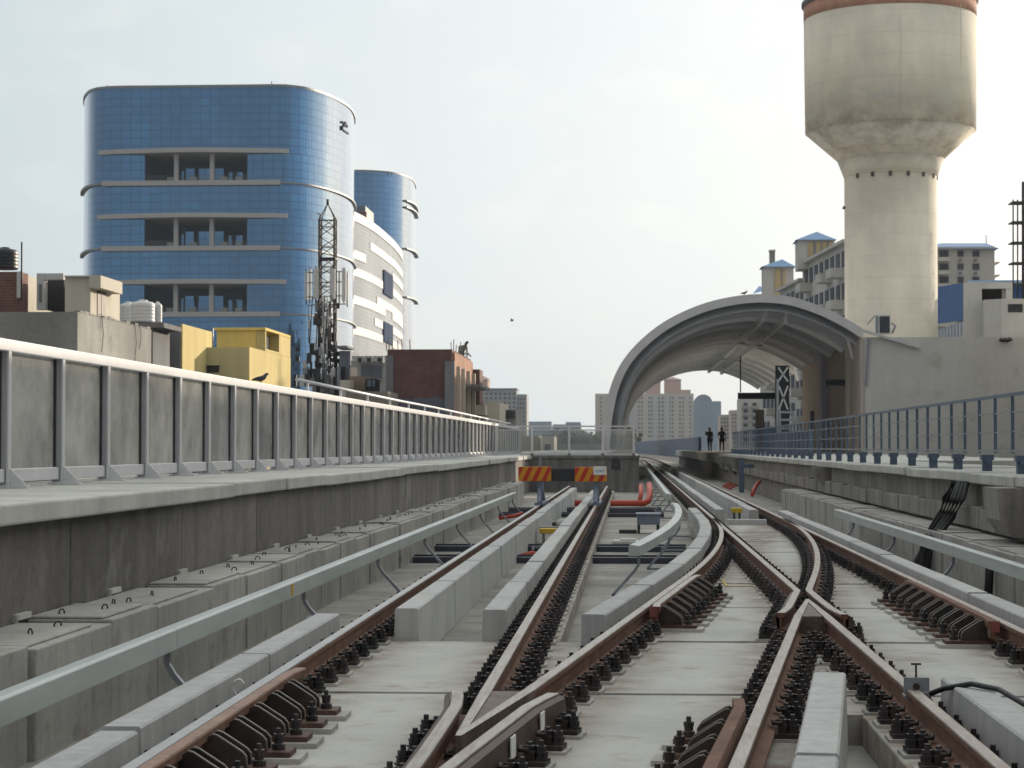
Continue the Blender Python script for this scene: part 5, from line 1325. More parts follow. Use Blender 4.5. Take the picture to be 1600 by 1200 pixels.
# brick house
x1 = xw(706, 105); zt_ = Z_at(545, 105)
t = house('brick_house', 'dark red unfinished brick house with a sunlit-toned end and bare rods on top', xw(605, 105), x1, 105, 117.5, zt_, M['brick_f'], cat='brick house')
q = MB(); q.box(x1 + 0.001, x1 + 0.12, 105.3, 117.5, GZ, zt_ - 0.15); q.build('end_wall', M['brick_sunlit'], t)
q = MB(); q.box(x1 - 0.35, x1 + 0.13, 104.9, 105.29, GZ, zt_ - 0.6); q.box(xw(605, 105) - 0.05, xw(605, 105) + 0.3, 104.9, 104.99, GZ, zt_ - 0.3); q.build('corner_column', M['dk_wall'], t)
for y0 in (106.5, 109.5, 113, 116.8): q = MB(); q.box(x1 + 0.121, x1 + 0.3, y0, y0 + 0.4, GZ, zt_ - 0.8); q.build('column', M['cream'], t)
for y0, y1 in ((107.1, 108.7), (110.2, 112.4), (113.7, 116)): q = MB(); q.box(x1 + 0.11, x1 + 0.16, y0, y1, 2.2, zt_ - 1.6); q.build('dark_opening', plain('dark_brown_opening', (0.05, 0.03, 0.022), 0.9) if 'dko' not in M else M['dko'], t)
q = MB(); q.box(x1 + 0.13, x1 + 1.1, 110, 117.2, zt_ - 1.75, zt_ - 1.6); q.build('balcony', M['dk_wall'], t)
for px in (604, 608, 613, 622, 628, 641): q = MB(); a = Q(px, 548, 106); q.tube([a, Q(px + random.uniform(-1, 1), random.uniform(524, 532), 106)], 0.022, 4); q.build('reinforcing_rod', M['iron'], t)
for k in range(9): y0 = 105.8 + k * 1.35; q = MB(); q.tube([(x1 - 0.1, y0, zt_ - 0.3), (x1 - 0.1 + random.uniform(-0.05, 0.05), y0, zt_ + random.uniform(0.35, 0.75))], 0.022, 4); q.build('reinforcing_rod', M['iron'], t)
t = house('cream_house', 'low cream house with white tarpaulin right of the brick house', xw(737, 110), xw(740, 110) + 0.8, 119, 128, Z_at(628, 119), M['cream'])
q = MB(); a = Q(734, 640, 118.4); pts = [Q(733, 612, 118.4), Q(737, 608, 118.3), Q(741, 618, 118.6), Q(744, 630, 118.5), Q(735, 634, 118.2), Q(730, 630, 118.4)]
ctr = Q(737, 622, 117.9)
for i in range(len(pts)): q.face([ctr, pts[i], pts[(i + 1) % len(pts)]])
q.build('tarpaulin', M['whiteplast'], t)
q = MB(); px_box(q, 738, 758, 633, 648, 117, 2); q.build('parapet', M['cream'], t)
t = house('grey_low_house', 'low grey house with a dark railing right of the cream one', xw(757, 125), xw(806, 125), 125, 132, Z_at(640, 125), M['g_wall'])
q = MB()
for k in range(11): px_box(q, 781 + k * 2.2, 782.4 + k * 2.2, 641, 654, 124.8, 0.08)
q.build('railing', M['gap'], t)
q = MB(); px_box(q, 758, 784, 636.5, 640, 124.9, 0.2); q.build('teal_awning', plain('teal_sheet', (0.06, 0.20, 0.22), 0.6), t)

# ------------------------------------------------------------------ far buildings
def win_proto(w_, h_, mat, d=0.25):
    q = MB(); q.box(-w_ / 2, w_ / 2, -d, 0.0, -h_ / 2, h_ / 2); o = q.build('window', mat); COL.objects.unlink(o); return o
def windows(t, face, spots, w_, h_, mat, d=0.25):
    """spots: (u, z); face = (origin, unit vector along, rz)"""
    o0, ux, rz = face; pw = parent_world(t); pr = win_proto(w_, h_, mat, d)
    spots = sorted(spots, key=lambda s: -s[1])
    for u, z in spots[:100]: inst(pr, t, Vector((o0[0] + ux[0] * u, o0[1] + ux[1] * u, z)) - pw, rz).name = 'window'
    if len(spots) > 100:
        q = MB()
        for u, z in spots[100:]:
            m_ = Matrix.Translation((o0[0] + ux[0] * u, o0[1] + ux[1] * u, z)) @ Matrix.Rotation(rz, 4, 'Z'); q.box(-w_ / 2, w_ / 2, -d, 0, -h_ / 2, h_ / 2, m_)
        q.build('window', mat, t)['kind'] = 'stuff'
def block_px(name, label, px0, px1, py, Y, dep, mat, cat='apartment block', grp=None):
    return house(name, label, Q(px0, 698, Y).x, Q(px1, 698, Y).x, Y, Y + dep, Z_at(py, Y), mat, GZ, cat, grp)
M['far_cream'] = plain('far_cream_wall', (0.42, 0.35, 0.30), 0.9, 0, 0.04, 0.02)
M['far_grey'] = plain('far_grey_wall', (0.32, 0.32, 0.33), 0.9, 0, 0.04, 0.02)
M['far_pink'] = plain('far_pink_wall', (0.44, 0.24, 0.18), 0.9, 0, 0.04, 0.02)
M['far_win'] = plain('far_window', (0.075, 0.08, 0.10), 0.7, 0, 0.3, 0.3, 0.1)
M['far_blue'] = plain('far_blue_roof', (0.13, 0.18, 0.28), 0.7)
Y = 700.0; k_ = Y / FPX
t = block_px('apartment_block', 'hazy grey apartment block just above the far end of the left fence', 742, 807, 609, Y, 14, M['far_grey'])
q = MB(); px_box(q, 806, 823, 616, 720, Y + 3, 14); q.build('side_wing', M['far_grey'], t)
q = MB(); px_box(q, 741, 808, 606.5, 608.7, Y - 0.6, 15); q.build('blue_roof_band', M['far_blue'], t)
windows(t, ((Q(742, 698, Y).x, Y), (1, 0), 0), [((4 + 7.2 * i) * k_, Z_at(615 + 7 * j, Y)) for i in range(9) for j in range(9)], 3.6 * k_, 3.4 * k_, M['far_win'])
windows(t, ((Q(806, 698, Y + 3).x, Y + 3), (1, 0), 0), [((3.5 + 4.6 * i) * k_, Z_at(623 + 7 * j, Y)) for i in range(3) for j in range(8)], 2.2 * k_, 3.2 * k_, M['far_win'])
t = block_px('apartment_tower', 'hazy pinkish tower with a low pyramid roof behind the brick house', 737, 762, 592, 900, 14, M['far_pink'], 'tower')
q = MB(); a = Q(734, 592, 899); c = Q(765, 592, 899); m_ = Q(749, 585, 906); q.face([a, c, m_]); q.face([c, (c.x, 916, c.z), m_]); q.face([(a.x, 916, a.z), a, m_]); q.build('roof', M['far_pink'], t)
t = block_px('office_block', 'distant low blue glass block left of the arched roof, its left part', 822, 862, 658.5, 1100, 30, plain('far_blue_glass', (0.16, 0.24, 0.31), 0.5), 'office block')
t = block_px('office_block', 'distant low grey blue block left of the arch foot, with a higher right part', 863, 908, 663, 1120, 30, plain('far_slate', (0.19, 0.21, 0.28), 0.6), 'office block')
q = MB(); px_box(q, 884, 907, 659.5, 665, 1118, 20); q.build('upper_part', M['far_blue'], t)
q = MB(); px_box(q, 856, 906, 675, 690, 1119, 0.9); q.build('pale_lower_band', M['far_grey'], t)
# cream apartments under the arch
Y = 1250.0; k_ = Y / FPX
t = block_px('apartment_block', 'big hazy cream apartment block with two pink roof towers, seen under the arch', 930, 1084, 615, Y, 30, M['far_cream'])
for a, b2, py in ((1008, 1032, 597), (1038, 1064, 593)):
    q = MB(); px_box(q, a, b2, py, 618, Y + 2, 9); tw = q.build('roof_tower', M['far_pink'], t)
    q = MB(); p0, p1 = Q(a - 1.5, py, Y + 1), Q(b2 + 1.5, py, Y + 1); m_ = Q((a + b2) / 2, py - 4, Y + 6); bk = Y + 13
    q.face([p0, p1, m_]); q.face([p1, (p1.x, bk, p1.z), m_]); q.face([(p0.x, bk, p0.z), p0, m_]); q.build('pyramid_roof', M['far_pink'], tw)
q = MB(); px_box(q, 1055, 1079, 609, 618, Y + 1, 9); q.build('roof_tower', M['far_pink'], t)
sp = [((3 + 8.0 * i + (3 if i % 2 else 0)) * k_, Z_at(622 + 6.6 * j, Y)) for i in range(18) for j in range(10)]
windows(t, ((Q(936, 698, Y).x, Y), (1, 0), 0), sp, 2.7 * k_, 3.2 * k_, M['far_win'], 0.5)
for px in (988, 1024, 1042): q = MB(); px_box(q, px - 4, px + 4, 618, 692, Y - 0.6, 0.5); q.build('grey_bay', M['far_grey'], t)
Y = 1150.0
t = block_px('glass_tower', 'hazy blue glass tower with a domed top, seen under the arch beside the cream apartments', 1085, 1127, 627, Y, 25, plain('far_blue_facade', (0.13, 0.20, 0.28), 0.4, 0, 0.08, 0.05), 'office tower')
q = MB(); a = Q(1085, 628, Y + 2); c = Q(1113, 628, Y + 2); r = (c.x - a.x) / 2
q.rings([[(a.x + r - r * math.cos(math.pi * i / 12), yy_, a.z - 0.5 + 0.95 * r * math.sin(math.pi * i / 12)) for i in range(13)] for yy_ in (Y + 2, Y + 20)], True, True); q.build('dome', plain('far_slate_dome', (0.12, 0.16, 0.22), 0.6), t)
q = MB()
for px in (1097, 1103, 1109): px_box(q, px, px + 1.2, 628, 690, Y - 0.4, 0.3)
q.build('fins', M['far_blue'], t)
t = block_px('apartment_block', 'hazy small beige block behind the two standing people', 1125, 1142, 648, 900, 20, M['far_cream'])
windows(t, ((Q(1125, 698, 900).x, 900), (1, 0), 0), [((3 + 4.4 * i) * 0.27, Z_at(654 + 6 * j, 900)) for i in range(3) for j in range(6)], 0.6, 0.9, M['far_win'])
t = block_px('apartment_block', 'hazy taller beige block right of the small one under the arch', 1142, 1160, 641, 880, 20, M['far_cream'])
windows(t, ((Q(1142, 698, 880).x, 880), (1, 0), 0), [((3 + 4.4 * i) * 0.27, Z_at(648 + 6 * j, 880)) for i in range(4) for j in range(7)], 0.6, 0.9, M['far_win'])
Y = 420.0; k_ = Y / FPX
M['apt'] = concrete('weathered_apartment_plaster', (0.52, 0.505, 0.48), 0.06, 0.1, 0.1, 0.9, 0.05)
t = block_px('apartment_block', 'grey apartment block with stacked balconies under the long hanging sign', 1158, 1200, 622, Y, 16, M['apt'])
for j in range(6):
    for i in range(3):
        a = Q(1161 + 14 * i, 638 + 11 * j, Y - 1.0); q = MB(); q.box(a.x, a.x + 8 * k_, Y - 1.0, Y - 0.01, a.z, a.z + 0.5); b_ = q.build('balcony', M['far_grey'], t)
windows(t, ((Q(1158, 698, Y).x, Y), (1, 0), 0), [((7 + 14 * i) * k_, Z_at(632 + 11 * j, Y)) for i in range(3) for j in range(6)], 6 * k_, 5 * k_, M['far_win'])

# apartments behind the water tower
M['blueroof'] = plain('blue_roof_sheet', (0.11, 0.24, 0.45), 0.5, 0.1, 0.1, 1.0)
M['ystripe'] = plain('yellow_paint_stripe', (0.45, 0.35, 0.18), 0.8); M['gstripe'] = plain('grey_paint_stripe', (0.22, 0.215, 0.21), 0.8)
A0, A1 = Vector((xw(1325, 200), 200)), Vector((xw(1188, 258), 258))
dv = (A1 - A0); LA = dv.length; dv /= LA; nv = Vector((dv.y, -dv.x)); nv = -nv if nv.dot(Vector((0, -1))) < 0 and nv.dot(Vector((-1, 0))) < 0 else nv
if nv.dot(Vector((-1, -0.3))) < 0: nv = -nv
rzA = math.atan2(-nv.x, nv.y) + math.pi
rzA = math.atan2(nv.x, -nv.y)
t = thing('apartment_block', 'long apartment block with balconies and blue roofed turrets stretching behind the arched roof', 'apartment block', (A0.x, A0.y, GZ))
zA = Z_at(379, 200, 1325)
def pA(u, d=0.0): p = A0 + dv * u + nv * d; return (p.x, p.y)
steps = [(0, 26, 0), (26, 42, -1.6), (42, LA, -3.4)]
for u0, u1, dz in steps:
    q = MB(); q.prism([pA(u0), pA(u1), pA(u1, -5), pA(u0, -5)], GZ, zA + dz); q.build('wall', M['apt'], t)
    q = MB(); q.prism([pA(u0 - 0.3, 0.5), pA(u1 + 0.3, 0.5), pA(u1 + 0.3, -3), pA(u0 - 0.3, -3)], zA + dz + 0.001, zA + dz + 0.3); q.build('roof_edge', M['apt'], t)
for j in range(7):
    for i in range(9):
        u = 3.4 + i * 6.1
        dz = [s for s in steps if s[0] <= u <= s[1]][0][2]
        z = zA + dz - 2.2 - 3.05 * j
        if i % 3 == 2: continue
        q = MB(); q.prism([pA(u - 1.5, 1.2), pA(u + 1.5, 1.2), pA(u + 1.5, 0.01), pA(u - 1.5, 0.01)], z - 0.9, z - 0.02); q.build('balcony', M['apt'], t)
sp = []
for j in range(8):
    for i in range(18):
        u = 1.6 + i * 3.1; dz = [s for s in steps if s[0] <= u <= s[1]][0][2] if u < LA else -99
        if dz > -50: sp.append((u, zA + dz - 1.4 - 3.05 * j))
windows(t, ((A0.x, A0.y), (dv.x, dv.y), rzA), sp, 1.7, 1.5, M['far_win'], 0.1)
def turret(px0, px1, py_eave, py_apex, py_base, Y, stripes_, pxa=None):
    q = MB(); px_box(q, px0, px1, py_eave, py_base, Y, (px1 - px0) * Y / FPX); tw = q.build('turret', M['apt'], t)
    e = 3.5; p0, p1 = Q(px0 - e, py_eave, Y - 0.5), Q(px1 + e, py_eave, Y - 0.5); bk = Y + (px1 - px0) * Y / FPX + 0.5; m_ = Q(pxa or (px0 + px1) / 2, py_apex, (Y + bk) / 2)
    q = MB(); z = p0.z + 0.02
    for a, b2 in (((p0.x, Y - 0.5), (p1.x, Y - 0.5)), ((p1.x, Y - 0.5), (p1.x, bk)), ((p1.x, bk), (p0.x, bk)), ((p0.x, bk), (p0.x, Y - 0.5))): q.face([(*a, z), (*b2, z), m_])
    q.build('pyramid_roof', M['blueroof'], tw)
    for k, (a, b2) in enumerate(stripes_):
        q = MB(); px_box(q, a, b2, py_eave + 2.5, py_base - 1, Y - 0.12, 0.11); q.build('painted_stripe', M['ystripe'] if k % 2 == 0 else M['gstripe'], tw)
turret(1247, 1304, 375, 362, 420, 222, [(1263, 1270), (1270.1, 1275), (1275.1, 1282), (1282.1, 1285), (1285.1, 1291), (1291.1, 1295), (1295.1, 1300)], 1276)
turret(1193, 1240, 417, 405, 470, 245, [(1211, 1220), (1220.1, 1223), (1223.1, 1227)], 1222)
q = MB(); px_box(q, 1203, 1211, 392, 418, 252, 1.2); ch_ = q.build('chimney', M['gstripe'], t); q = MB(); px_box(q, 1202, 1212, 390, 392.4, 251.8, 1.6); q.build('cap', M['apt'], ch_)
q = MB(); p0, p1 = Q(1304, 388, 205), Q(1330, 388, 205); q.face([p0, p1, Q(1328, 376, 208), Q(1316, 378, 208)]); q.face([p0, Q(1316, 378, 208), (p0.x, 212, p0.z)]); q.build('roof', M['blueroof'], t)
q = MB(); p0 = Q(1176, 459, 258); p1 = Q(1204, 452, 258); m_ = Q(1186, 447, 262); q.face([p0, p1, m_]); q.face([p1, (p1.x, 268, p1.z), m_]); q.build('roof', M['blueroof'], t)
Y = 205.0; k_ = Y / FPX
t = block_px('apartment_block', 'pale apartment block with a blue hip roof right of the water tower', 1440, 1556, 388, Y, 14, M['apt'])
q = MB(); z = Z_at(388, Y) + 0.01; p0, p1 = Q(1436, 388, Y - 0.6), Q(1561, 388, Y - 0.6); r0, r1 = Q(1470, 380, Y + 7), Q(1541, 380, Y + 7)
bk = Y + 14.6
q.face([p0, p1, r1, r0]); q.face([p1, (p1.x, bk, p1.z), r1]); q.face([(p1.x, bk, p1.z), (p0.x, bk, p0.z), r0, r1]); q.face([(p0.x, bk, p0.z), p0, r0]); q.build('roof', M['blueroof'], t)
for j in range(7):
    for px, w_ in ((1475, 15), (1501, 10), (1525, 11)):
        a = Q(px, 396 + 20.5 * j, Y - 0.05); q = MB(); px_box(q, px - w_ / 2, px + w_ / 2, 391 + 20.5 * j, 401 + 20.5 * j, Y - 0.10, 0.09); f_ = q.build('window', M['gstripe'], t); q = MB(); px_box(q, px - w_ / 2 + 1, px + w_ / 2 - 1, 392 + 20.5 * j, 400 + 20.5 * j, Y - 0.13, 0.025); q.build('pane', M['far_win'], f_)
        q = MB()
        if px > 1490: px_box(q, px - 2.2, px + 2.2, 404 + 20.5 * j, 408 + 20.5 * j, Y - 0.5, 0.4); q.build('air_conditioner', M['gstripe'], t)
        else: px_box(q, px - 9, px + 9, 402 + 20.5 * j, 408 + 20.5 * j, Y - 1.1, 1.0); q.build('balcony', M['apt'], t)
q = MB()
for py in (411, 431): px_box(q, 1556, 1562, py - 2, py, Y + 2, 3)
q.build('side_balcony', M['apt'], t)
q = MB(); a = Q(1541, 380, Y + 7); q.tube([a, a + Vector((0, 0, 0.8))], 0.04, 5); q.build('aerial', M['iron'], t)
# blue shed
M['bsheet'] = plain('dark_blue_sheet', (0.055, 0.105, 0.235), 0.85, 0.0, 0.12, 1.0, 0.1, (1, 1, 0.2))
t = thing('blue_shed', 'dark blue sheet metal shed with a light blue roof edge behind the white rooftop frame', 'shed', Q(1500, 525, 135))
q = MB(); a = Q(1513, 440, 131); b2 = Q(1455, 450, 150)
q.face([(a.x, 131, Q(1513, 500, 131).z), (b2.x, 150, Q(1455, 507, 150).z), (b2.x, 150, b2.z), (a.x, 131, a.z)]); q.face([(a.x, 131, Q(1513, 500, 131).z), (a.x + 14, 131, Q(1513, 500, 131).z), (a.x + 14, 131, a.z), (a.x, 131, a.z)]); q.face([(a.x, 131, a.z), (a.x + 14, 131, a.z), (a.x + 14, 150, b2.z), (b2.x, 150, b2.z)]); q.build('side_wall', M['bsheet'], t)
q = MB(); px_box(q, 1514, 1640, 437.5, 447, 130.5, 0.4); q.build('roof_edge', plain('light_blue_sheet', (0.24, 0.40, 0.62), 0.5), t)
slat_m = plain('blue_white_slats', (0.25, 0.29, 0.36), 0.6)
for k in range(13): 
    q = MB(); f = k / 12; y_ = 131 + 19 * f; x_ = a.x + (b2.x - a.x) * f; q.box(x_ - 0.12, x_ + 0.12, y_ - 0.25, y_ + 0.25, Z_at(527, 131), Q(1513, 500, 131).z + f * 0.3); q.build('pale_slat', slat_m, t)
# scaffold tower at the right edge
t = thing('scaffold_tower', 'slim dark steel frame tower at the right picture edge', 'steel tower', Q(1592, 470, 128))
for px, dy in ((1583, 0), (1590, 1.2), (1600, 0), (1607, 1.2)): q = MB(); q.bar(Q(px, 470, 128 + dy), Q(px, 312, 128 + dy), 0.075); q.build('upright', M['iron'], t)
q = MB(); q.bar(Q(1598.5, 470, 129), Q(1598.5, 284, 129), 0.14); q.build('mast', M['iron'], t)
for py in (313, 344, 376, 408, 441): q = MB(); a = Q(1582, py, 127.9); c = Q(1608, py + 3, 127.9); q.box(a.x, c.x, 127.9, 129.4, c.z, c.z + 0.07); q.build('landing', plain('dark_olive_steel', (0.035, 0.04, 0.025), 0.7) if 'dol' not in M else M['dol'], t)

# ------------------------------------------------------------------ water tower
WY = 125.0; wc = Q(1393.5, 698, WY).x; kp = WY / FPX
wz = lambda py: Q(1395, py, WY).z
m, t_, b = newmat('water_tower_concrete')
v = pos(t_, (1, 1, 1))
c = ramp(t_, noise(t_, v, 0.35, 6, 0.6), 0.3, g3(0.86), 0.7, g3(1.1))
c = mix(t_, 'MULTIPLY', 1.0, (0.80, 0.735, 0.61), c)
s = ramp(t_, noise(t_, pos(t_, (0.7, 0.7, 0.12)), 1.0, 5, 0.6), 0.35, g3(0.92), 0.62, g3(1.04))
c = mix(t_, 'MULTIPLY', 1.0, c, s)
# horizontal pour lines
g = N(t_, 'ShaderNodeNewGeometry'); sp_ = N(t_, 'ShaderNodeSeparateXYZ'); t_.links.new(g.outputs['Position'], sp_.inputs[0])
def mth(op, a, k=None):
    n = N(t_, 'ShaderNodeMath', operation=op); t_.links.new(a, n.inputs[0])
    if k is not None: n.inputs[1].default_value = k
    return n.outputs[0]
ln = mth('LESS_THAN', mth('FRACT', mth('DIVIDE', sp_.outputs[2], 1.25)), 0.035)
ln2 = mth('MULTIPLY', ln, 0.14)
c = mix(t_, 'MIX', ln2, c, (0.22, 0.18, 0.14))
# brown rust stains gather round the cone and the bottom of the drum
band = ramp(t_, mth('ABSOLUTE', mth('SUBTRACT', sp_.outputs[2], wz(212))), 0.0, g3(1), 1.0, g3(0))
bb_ = N(t_, 'ShaderNodeMapRange'); t_.links.new(mth('ABSOLUTE', mth('SUBTRACT', sp_.outputs[2], wz(222))), bb_.inputs[0]); bb_.inputs[1].default_value = 0.6; bb_.inputs[2].default_value = 2.2; bb_.inputs[3].default_value = 1; bb_.inputs[4].default_value = 0
ns_ = ramp(t_, noise(t_, pos(t_, (1, 1, 1.6)), 0.75, 7, 0.7), 0.42, g3(0), 0.66, g3(0.62))
mm_ = N(t_, 'ShaderNodeMixRGB', blend_type='MULTIPLY'); mm_.inputs[0].default_value = 1; t_.links.new(bb_.outputs[0], mm_.inputs[1]); t_.links.new(ns_, mm_.inputs[2])
c = mix(t_, 'MIX', mm_.outputs[0], c, (0.26, 0.19, 0.125))
# pale patched plaster at the lower drum
b3 = N(t_, 'ShaderNodeMapRange'); t_.links.new(mth('ABSOLUTE', mth('SUBTRACT', sp_.outputs[2], wz(172))), b3.inputs[0]); b3.inputs[1].default_value = 0.3; b3.inputs[2].default_value = 0.9; b3.inputs[3].default_value = 1; b3.inputs[4].default_value = 0
ps_ = ramp(t_, noise(t_, pos(t_, (1, 1, 1.3)), 0.5, 6, 0.6), 0.52, g3(0), 0.56, g3(0.8))
m3 = N(t_, 'ShaderNodeMixRGB', blend_type='MULTIPLY'); m3.inputs[0].default_value = 1; t_.links.new(b3.outputs[0], m3.inputs[1]); t_.links.new(ps_, m3.inputs[2])
c = mix(t_, 'MIX', m3.outputs[0], c, (0.66, 0.64, 0.58))
# patchy grey repairs
gp = ramp(t_, noise(t_, pos(t_, (0.5, 0.5, 0.35)), 0.6, 3), 0.5, g3(0), 0.62, g3(0.22))
c = mix(t_, 'MIX', gp, c, (0.57, 0.56, 0.52))
t_.links.new(c, b.inputs['Base Color']); b.inputs['Roughness'].default_value = 0.95; b.inputs['Specular IOR Level'].default_value = 0.2
bump(t_, b, noise(t_, v, 6, 6, 0.7), 0.25, 0.03)
M['tower'] = m
M['hole'] = plain('dim_hole', (0.10, 0.09, 0.08), 0.9)
t = thing('water_tower', 'tall beige concrete water tower with an orange painted band round its rim', 'water tower', (wc, WY, GZ))
zs = [GZ, wz(285)]
q = MB(); q.lathe([(71 * kp, GZ), (71 * kp, wz(278))], wc, WY, 72); q.build('shaft', M['tower'], t)
q = MB(); q.lathe([(71.3 * kp, wz(278)), (82 * kp, wz(250))], wc, WY, 72); q.build('lower_cone', M['tower'], t)
q = MB(); q.lathe([(82.3 * kp, wz(250)), (130.5 * kp, wz(207))], wc, WY, 72); q.build('upper_cone', M['tower'], t)
q = MB(); q.lathe([(131 * kp, wz(207)), (132 * kp, wz(120)), (132.5 * kp, wz(32))], wc, WY, 72); q.build('drum', M['tower'], t)
q = MB(); q.lathe([(132.8 * kp, wz(32)), (133 * kp, wz(10.5))], wc, WY, 72); q.build('orange_band', concrete('faded_orange_paint', (0.56, 0.31, 0.225), 0.1, 0.15, 0.4, 0.9, 0.1), t)
q = MB(); q.lathe([(133.2 * kp, wz(11)), (136 * kp, wz(8)), (136 * kp, wz(3)), (120 * kp, wz(1)), (3 * kp, wz(-10))], wc, WY, 72); q.build('rim', plain('dark_grey_rim', (0.16, 0.15, 0.145), 0.8), t)
for k in range(12):
    a = R(-90 + 15 + k * 22.0 - 66); r = 71 * kp
    if math.sin(a) > 0.1: continue
    x, y = wc + r * math.cos(a), WY + r * math.sin(a)
    q = MB(); q.box(-0.09, 0.09, -0.05, 0.03, -0.13, 0.13, Matrix.Translation((x, y, wz(279.5))) @ Matrix.Rotation(a + math.pi / 2, 4, 'Z')); q.build('vent_hole', M['hole'], t)
for a_, z0, z1, r_ in ((R(-90), 45, 200, 132.6), (R(-44), 25, 120, 132.9)):
    x, y = wc + r_ * kp * math.cos(a_), WY + r_ * kp * math.sin(a_); q = MB(); q.tube([(x, y, wz(z0)), (x, y, wz(z1))], 0.014, 5); q.build('thin_pipe', M['tower'], t)

# ------------------------------------------------------------------ low town and trees far behind the end fence
t = block_px('low_house', 'low beige house behind the end fence, left part', 815, 842, 681, 240, 12, concrete('beige_render', (0.30, 0.27, 0.22), 0.15, 0.2, 0.3))
q = MB(); px_box(q, 846, 866, 682, 720, 238, 8); q.build('wing', M['cream'], t)
q = MB(); px_box(q, 851, 860, 694, 704, 237.7, 0.25); q.build('window', M['gap'], t)
t = block_px('low_house', 'low sandy building behind the end fence, right part under the roof foot', 940, 990, 684, 300, 12, concrete('sandy_render', (0.33, 0.26, 0.19), 0.15, 0.2, 0.3))
t = block_px('low_house', 'long low grey building behind the end fence in front of the trees', 868, 940, 693, 330, 12, concrete('grey_render', (0.25, 0.24, 0.22), 0.15, 0.2, 0.3))
M['leaf'] = plain('hazy_foliage', (0.045, 0.06, 0.035), 0.9, 0, 0.5, 0.6)
random.seed(5)
q = MB()
for k in range(26):
    px = 866 + k * 4.6; Y = random.uniform(480, 640); c = Q(px, random.uniform(688, 695), Y); rr = random.uniform(2.5, 4.5)
    for j in range(170):
        u = Vector((random.gauss(0, 1), random.gauss(0, 1), random.gauss(0, 0.7))); u = u.normalized() * rr * random.uniform(0.5, 1.05); u.z *= 0.8
        p = c + u; s_ = random.uniform(0.3, 0.7); a = Vector((random.uniform(-1, 1), random.uniform(-1, 1), random.uniform(-1, 1))).normalized() * s_; b2 = a.cross(Vector((random.uniform(-1, 1), random.uniform(-1, 1), random.uniform(-1, 1)))).normalized() * s_
        q.face([p - a, p + b2, p + a, p - b2])
    q.tube([(c.x, c.y, GZ), (c.x, c.y, c.z)], [0.35, 0.15], 5)
tag(q.build('far_trees', M['leaf'], org=(-20, 500, GZ)), 'dark hazy line of trees seen through the end fence', 'trees', None, 'stuff')

# unseen blocks added right of the frame to keep the low sun off the track
t = house('added_shade_house', 'added unseen house block beside the viaduct, right of the frame, to shade the track', 9.5, 22, -22, 47, 7.6, M['wallpl'])
q = MB()
for k in range(8): q.box(9.42, 9.52, -18 + 8 * k, -16 + 8 * k, 3.0, 4.8)
q.build('window', M['greyglass'], t)['kind'] = 'stuff'
t = house('added_shade_house', 'second added unseen house block, standing back right of the frame, to shade the track', 22.5, 38, 50, 114, 12.0, M['wallpl'])

# ------------------------------------------------------------------ haze
if HAZE:
    q = MB(); q.box(-420, 420, -60, 1400, GZ - 1.0, 58)
    m = bpy.data.materials.new('haze_air'); m.use_nodes = True; nn = m.node_tree; nn.nodes.clear()
    o_ = nn.nodes.new('ShaderNodeOutputMaterial'); vv = nn.nodes.new('ShaderNodeVolumePrincipled'); vv.inputs['Color'].default_value = (0.74, 0.87, 1.0, 1); vv.inputs['Density'].default_value = HAZE; vv.inputs['Anisotropy'].default_value = 0.0
    nn.links.new(vv.outputs[0], o_.inputs['Volume'])
    hz = q.build('haze', m); hz['kind'] = 'stuff'; hz['label'] = 'thin pale haze over the whole town'
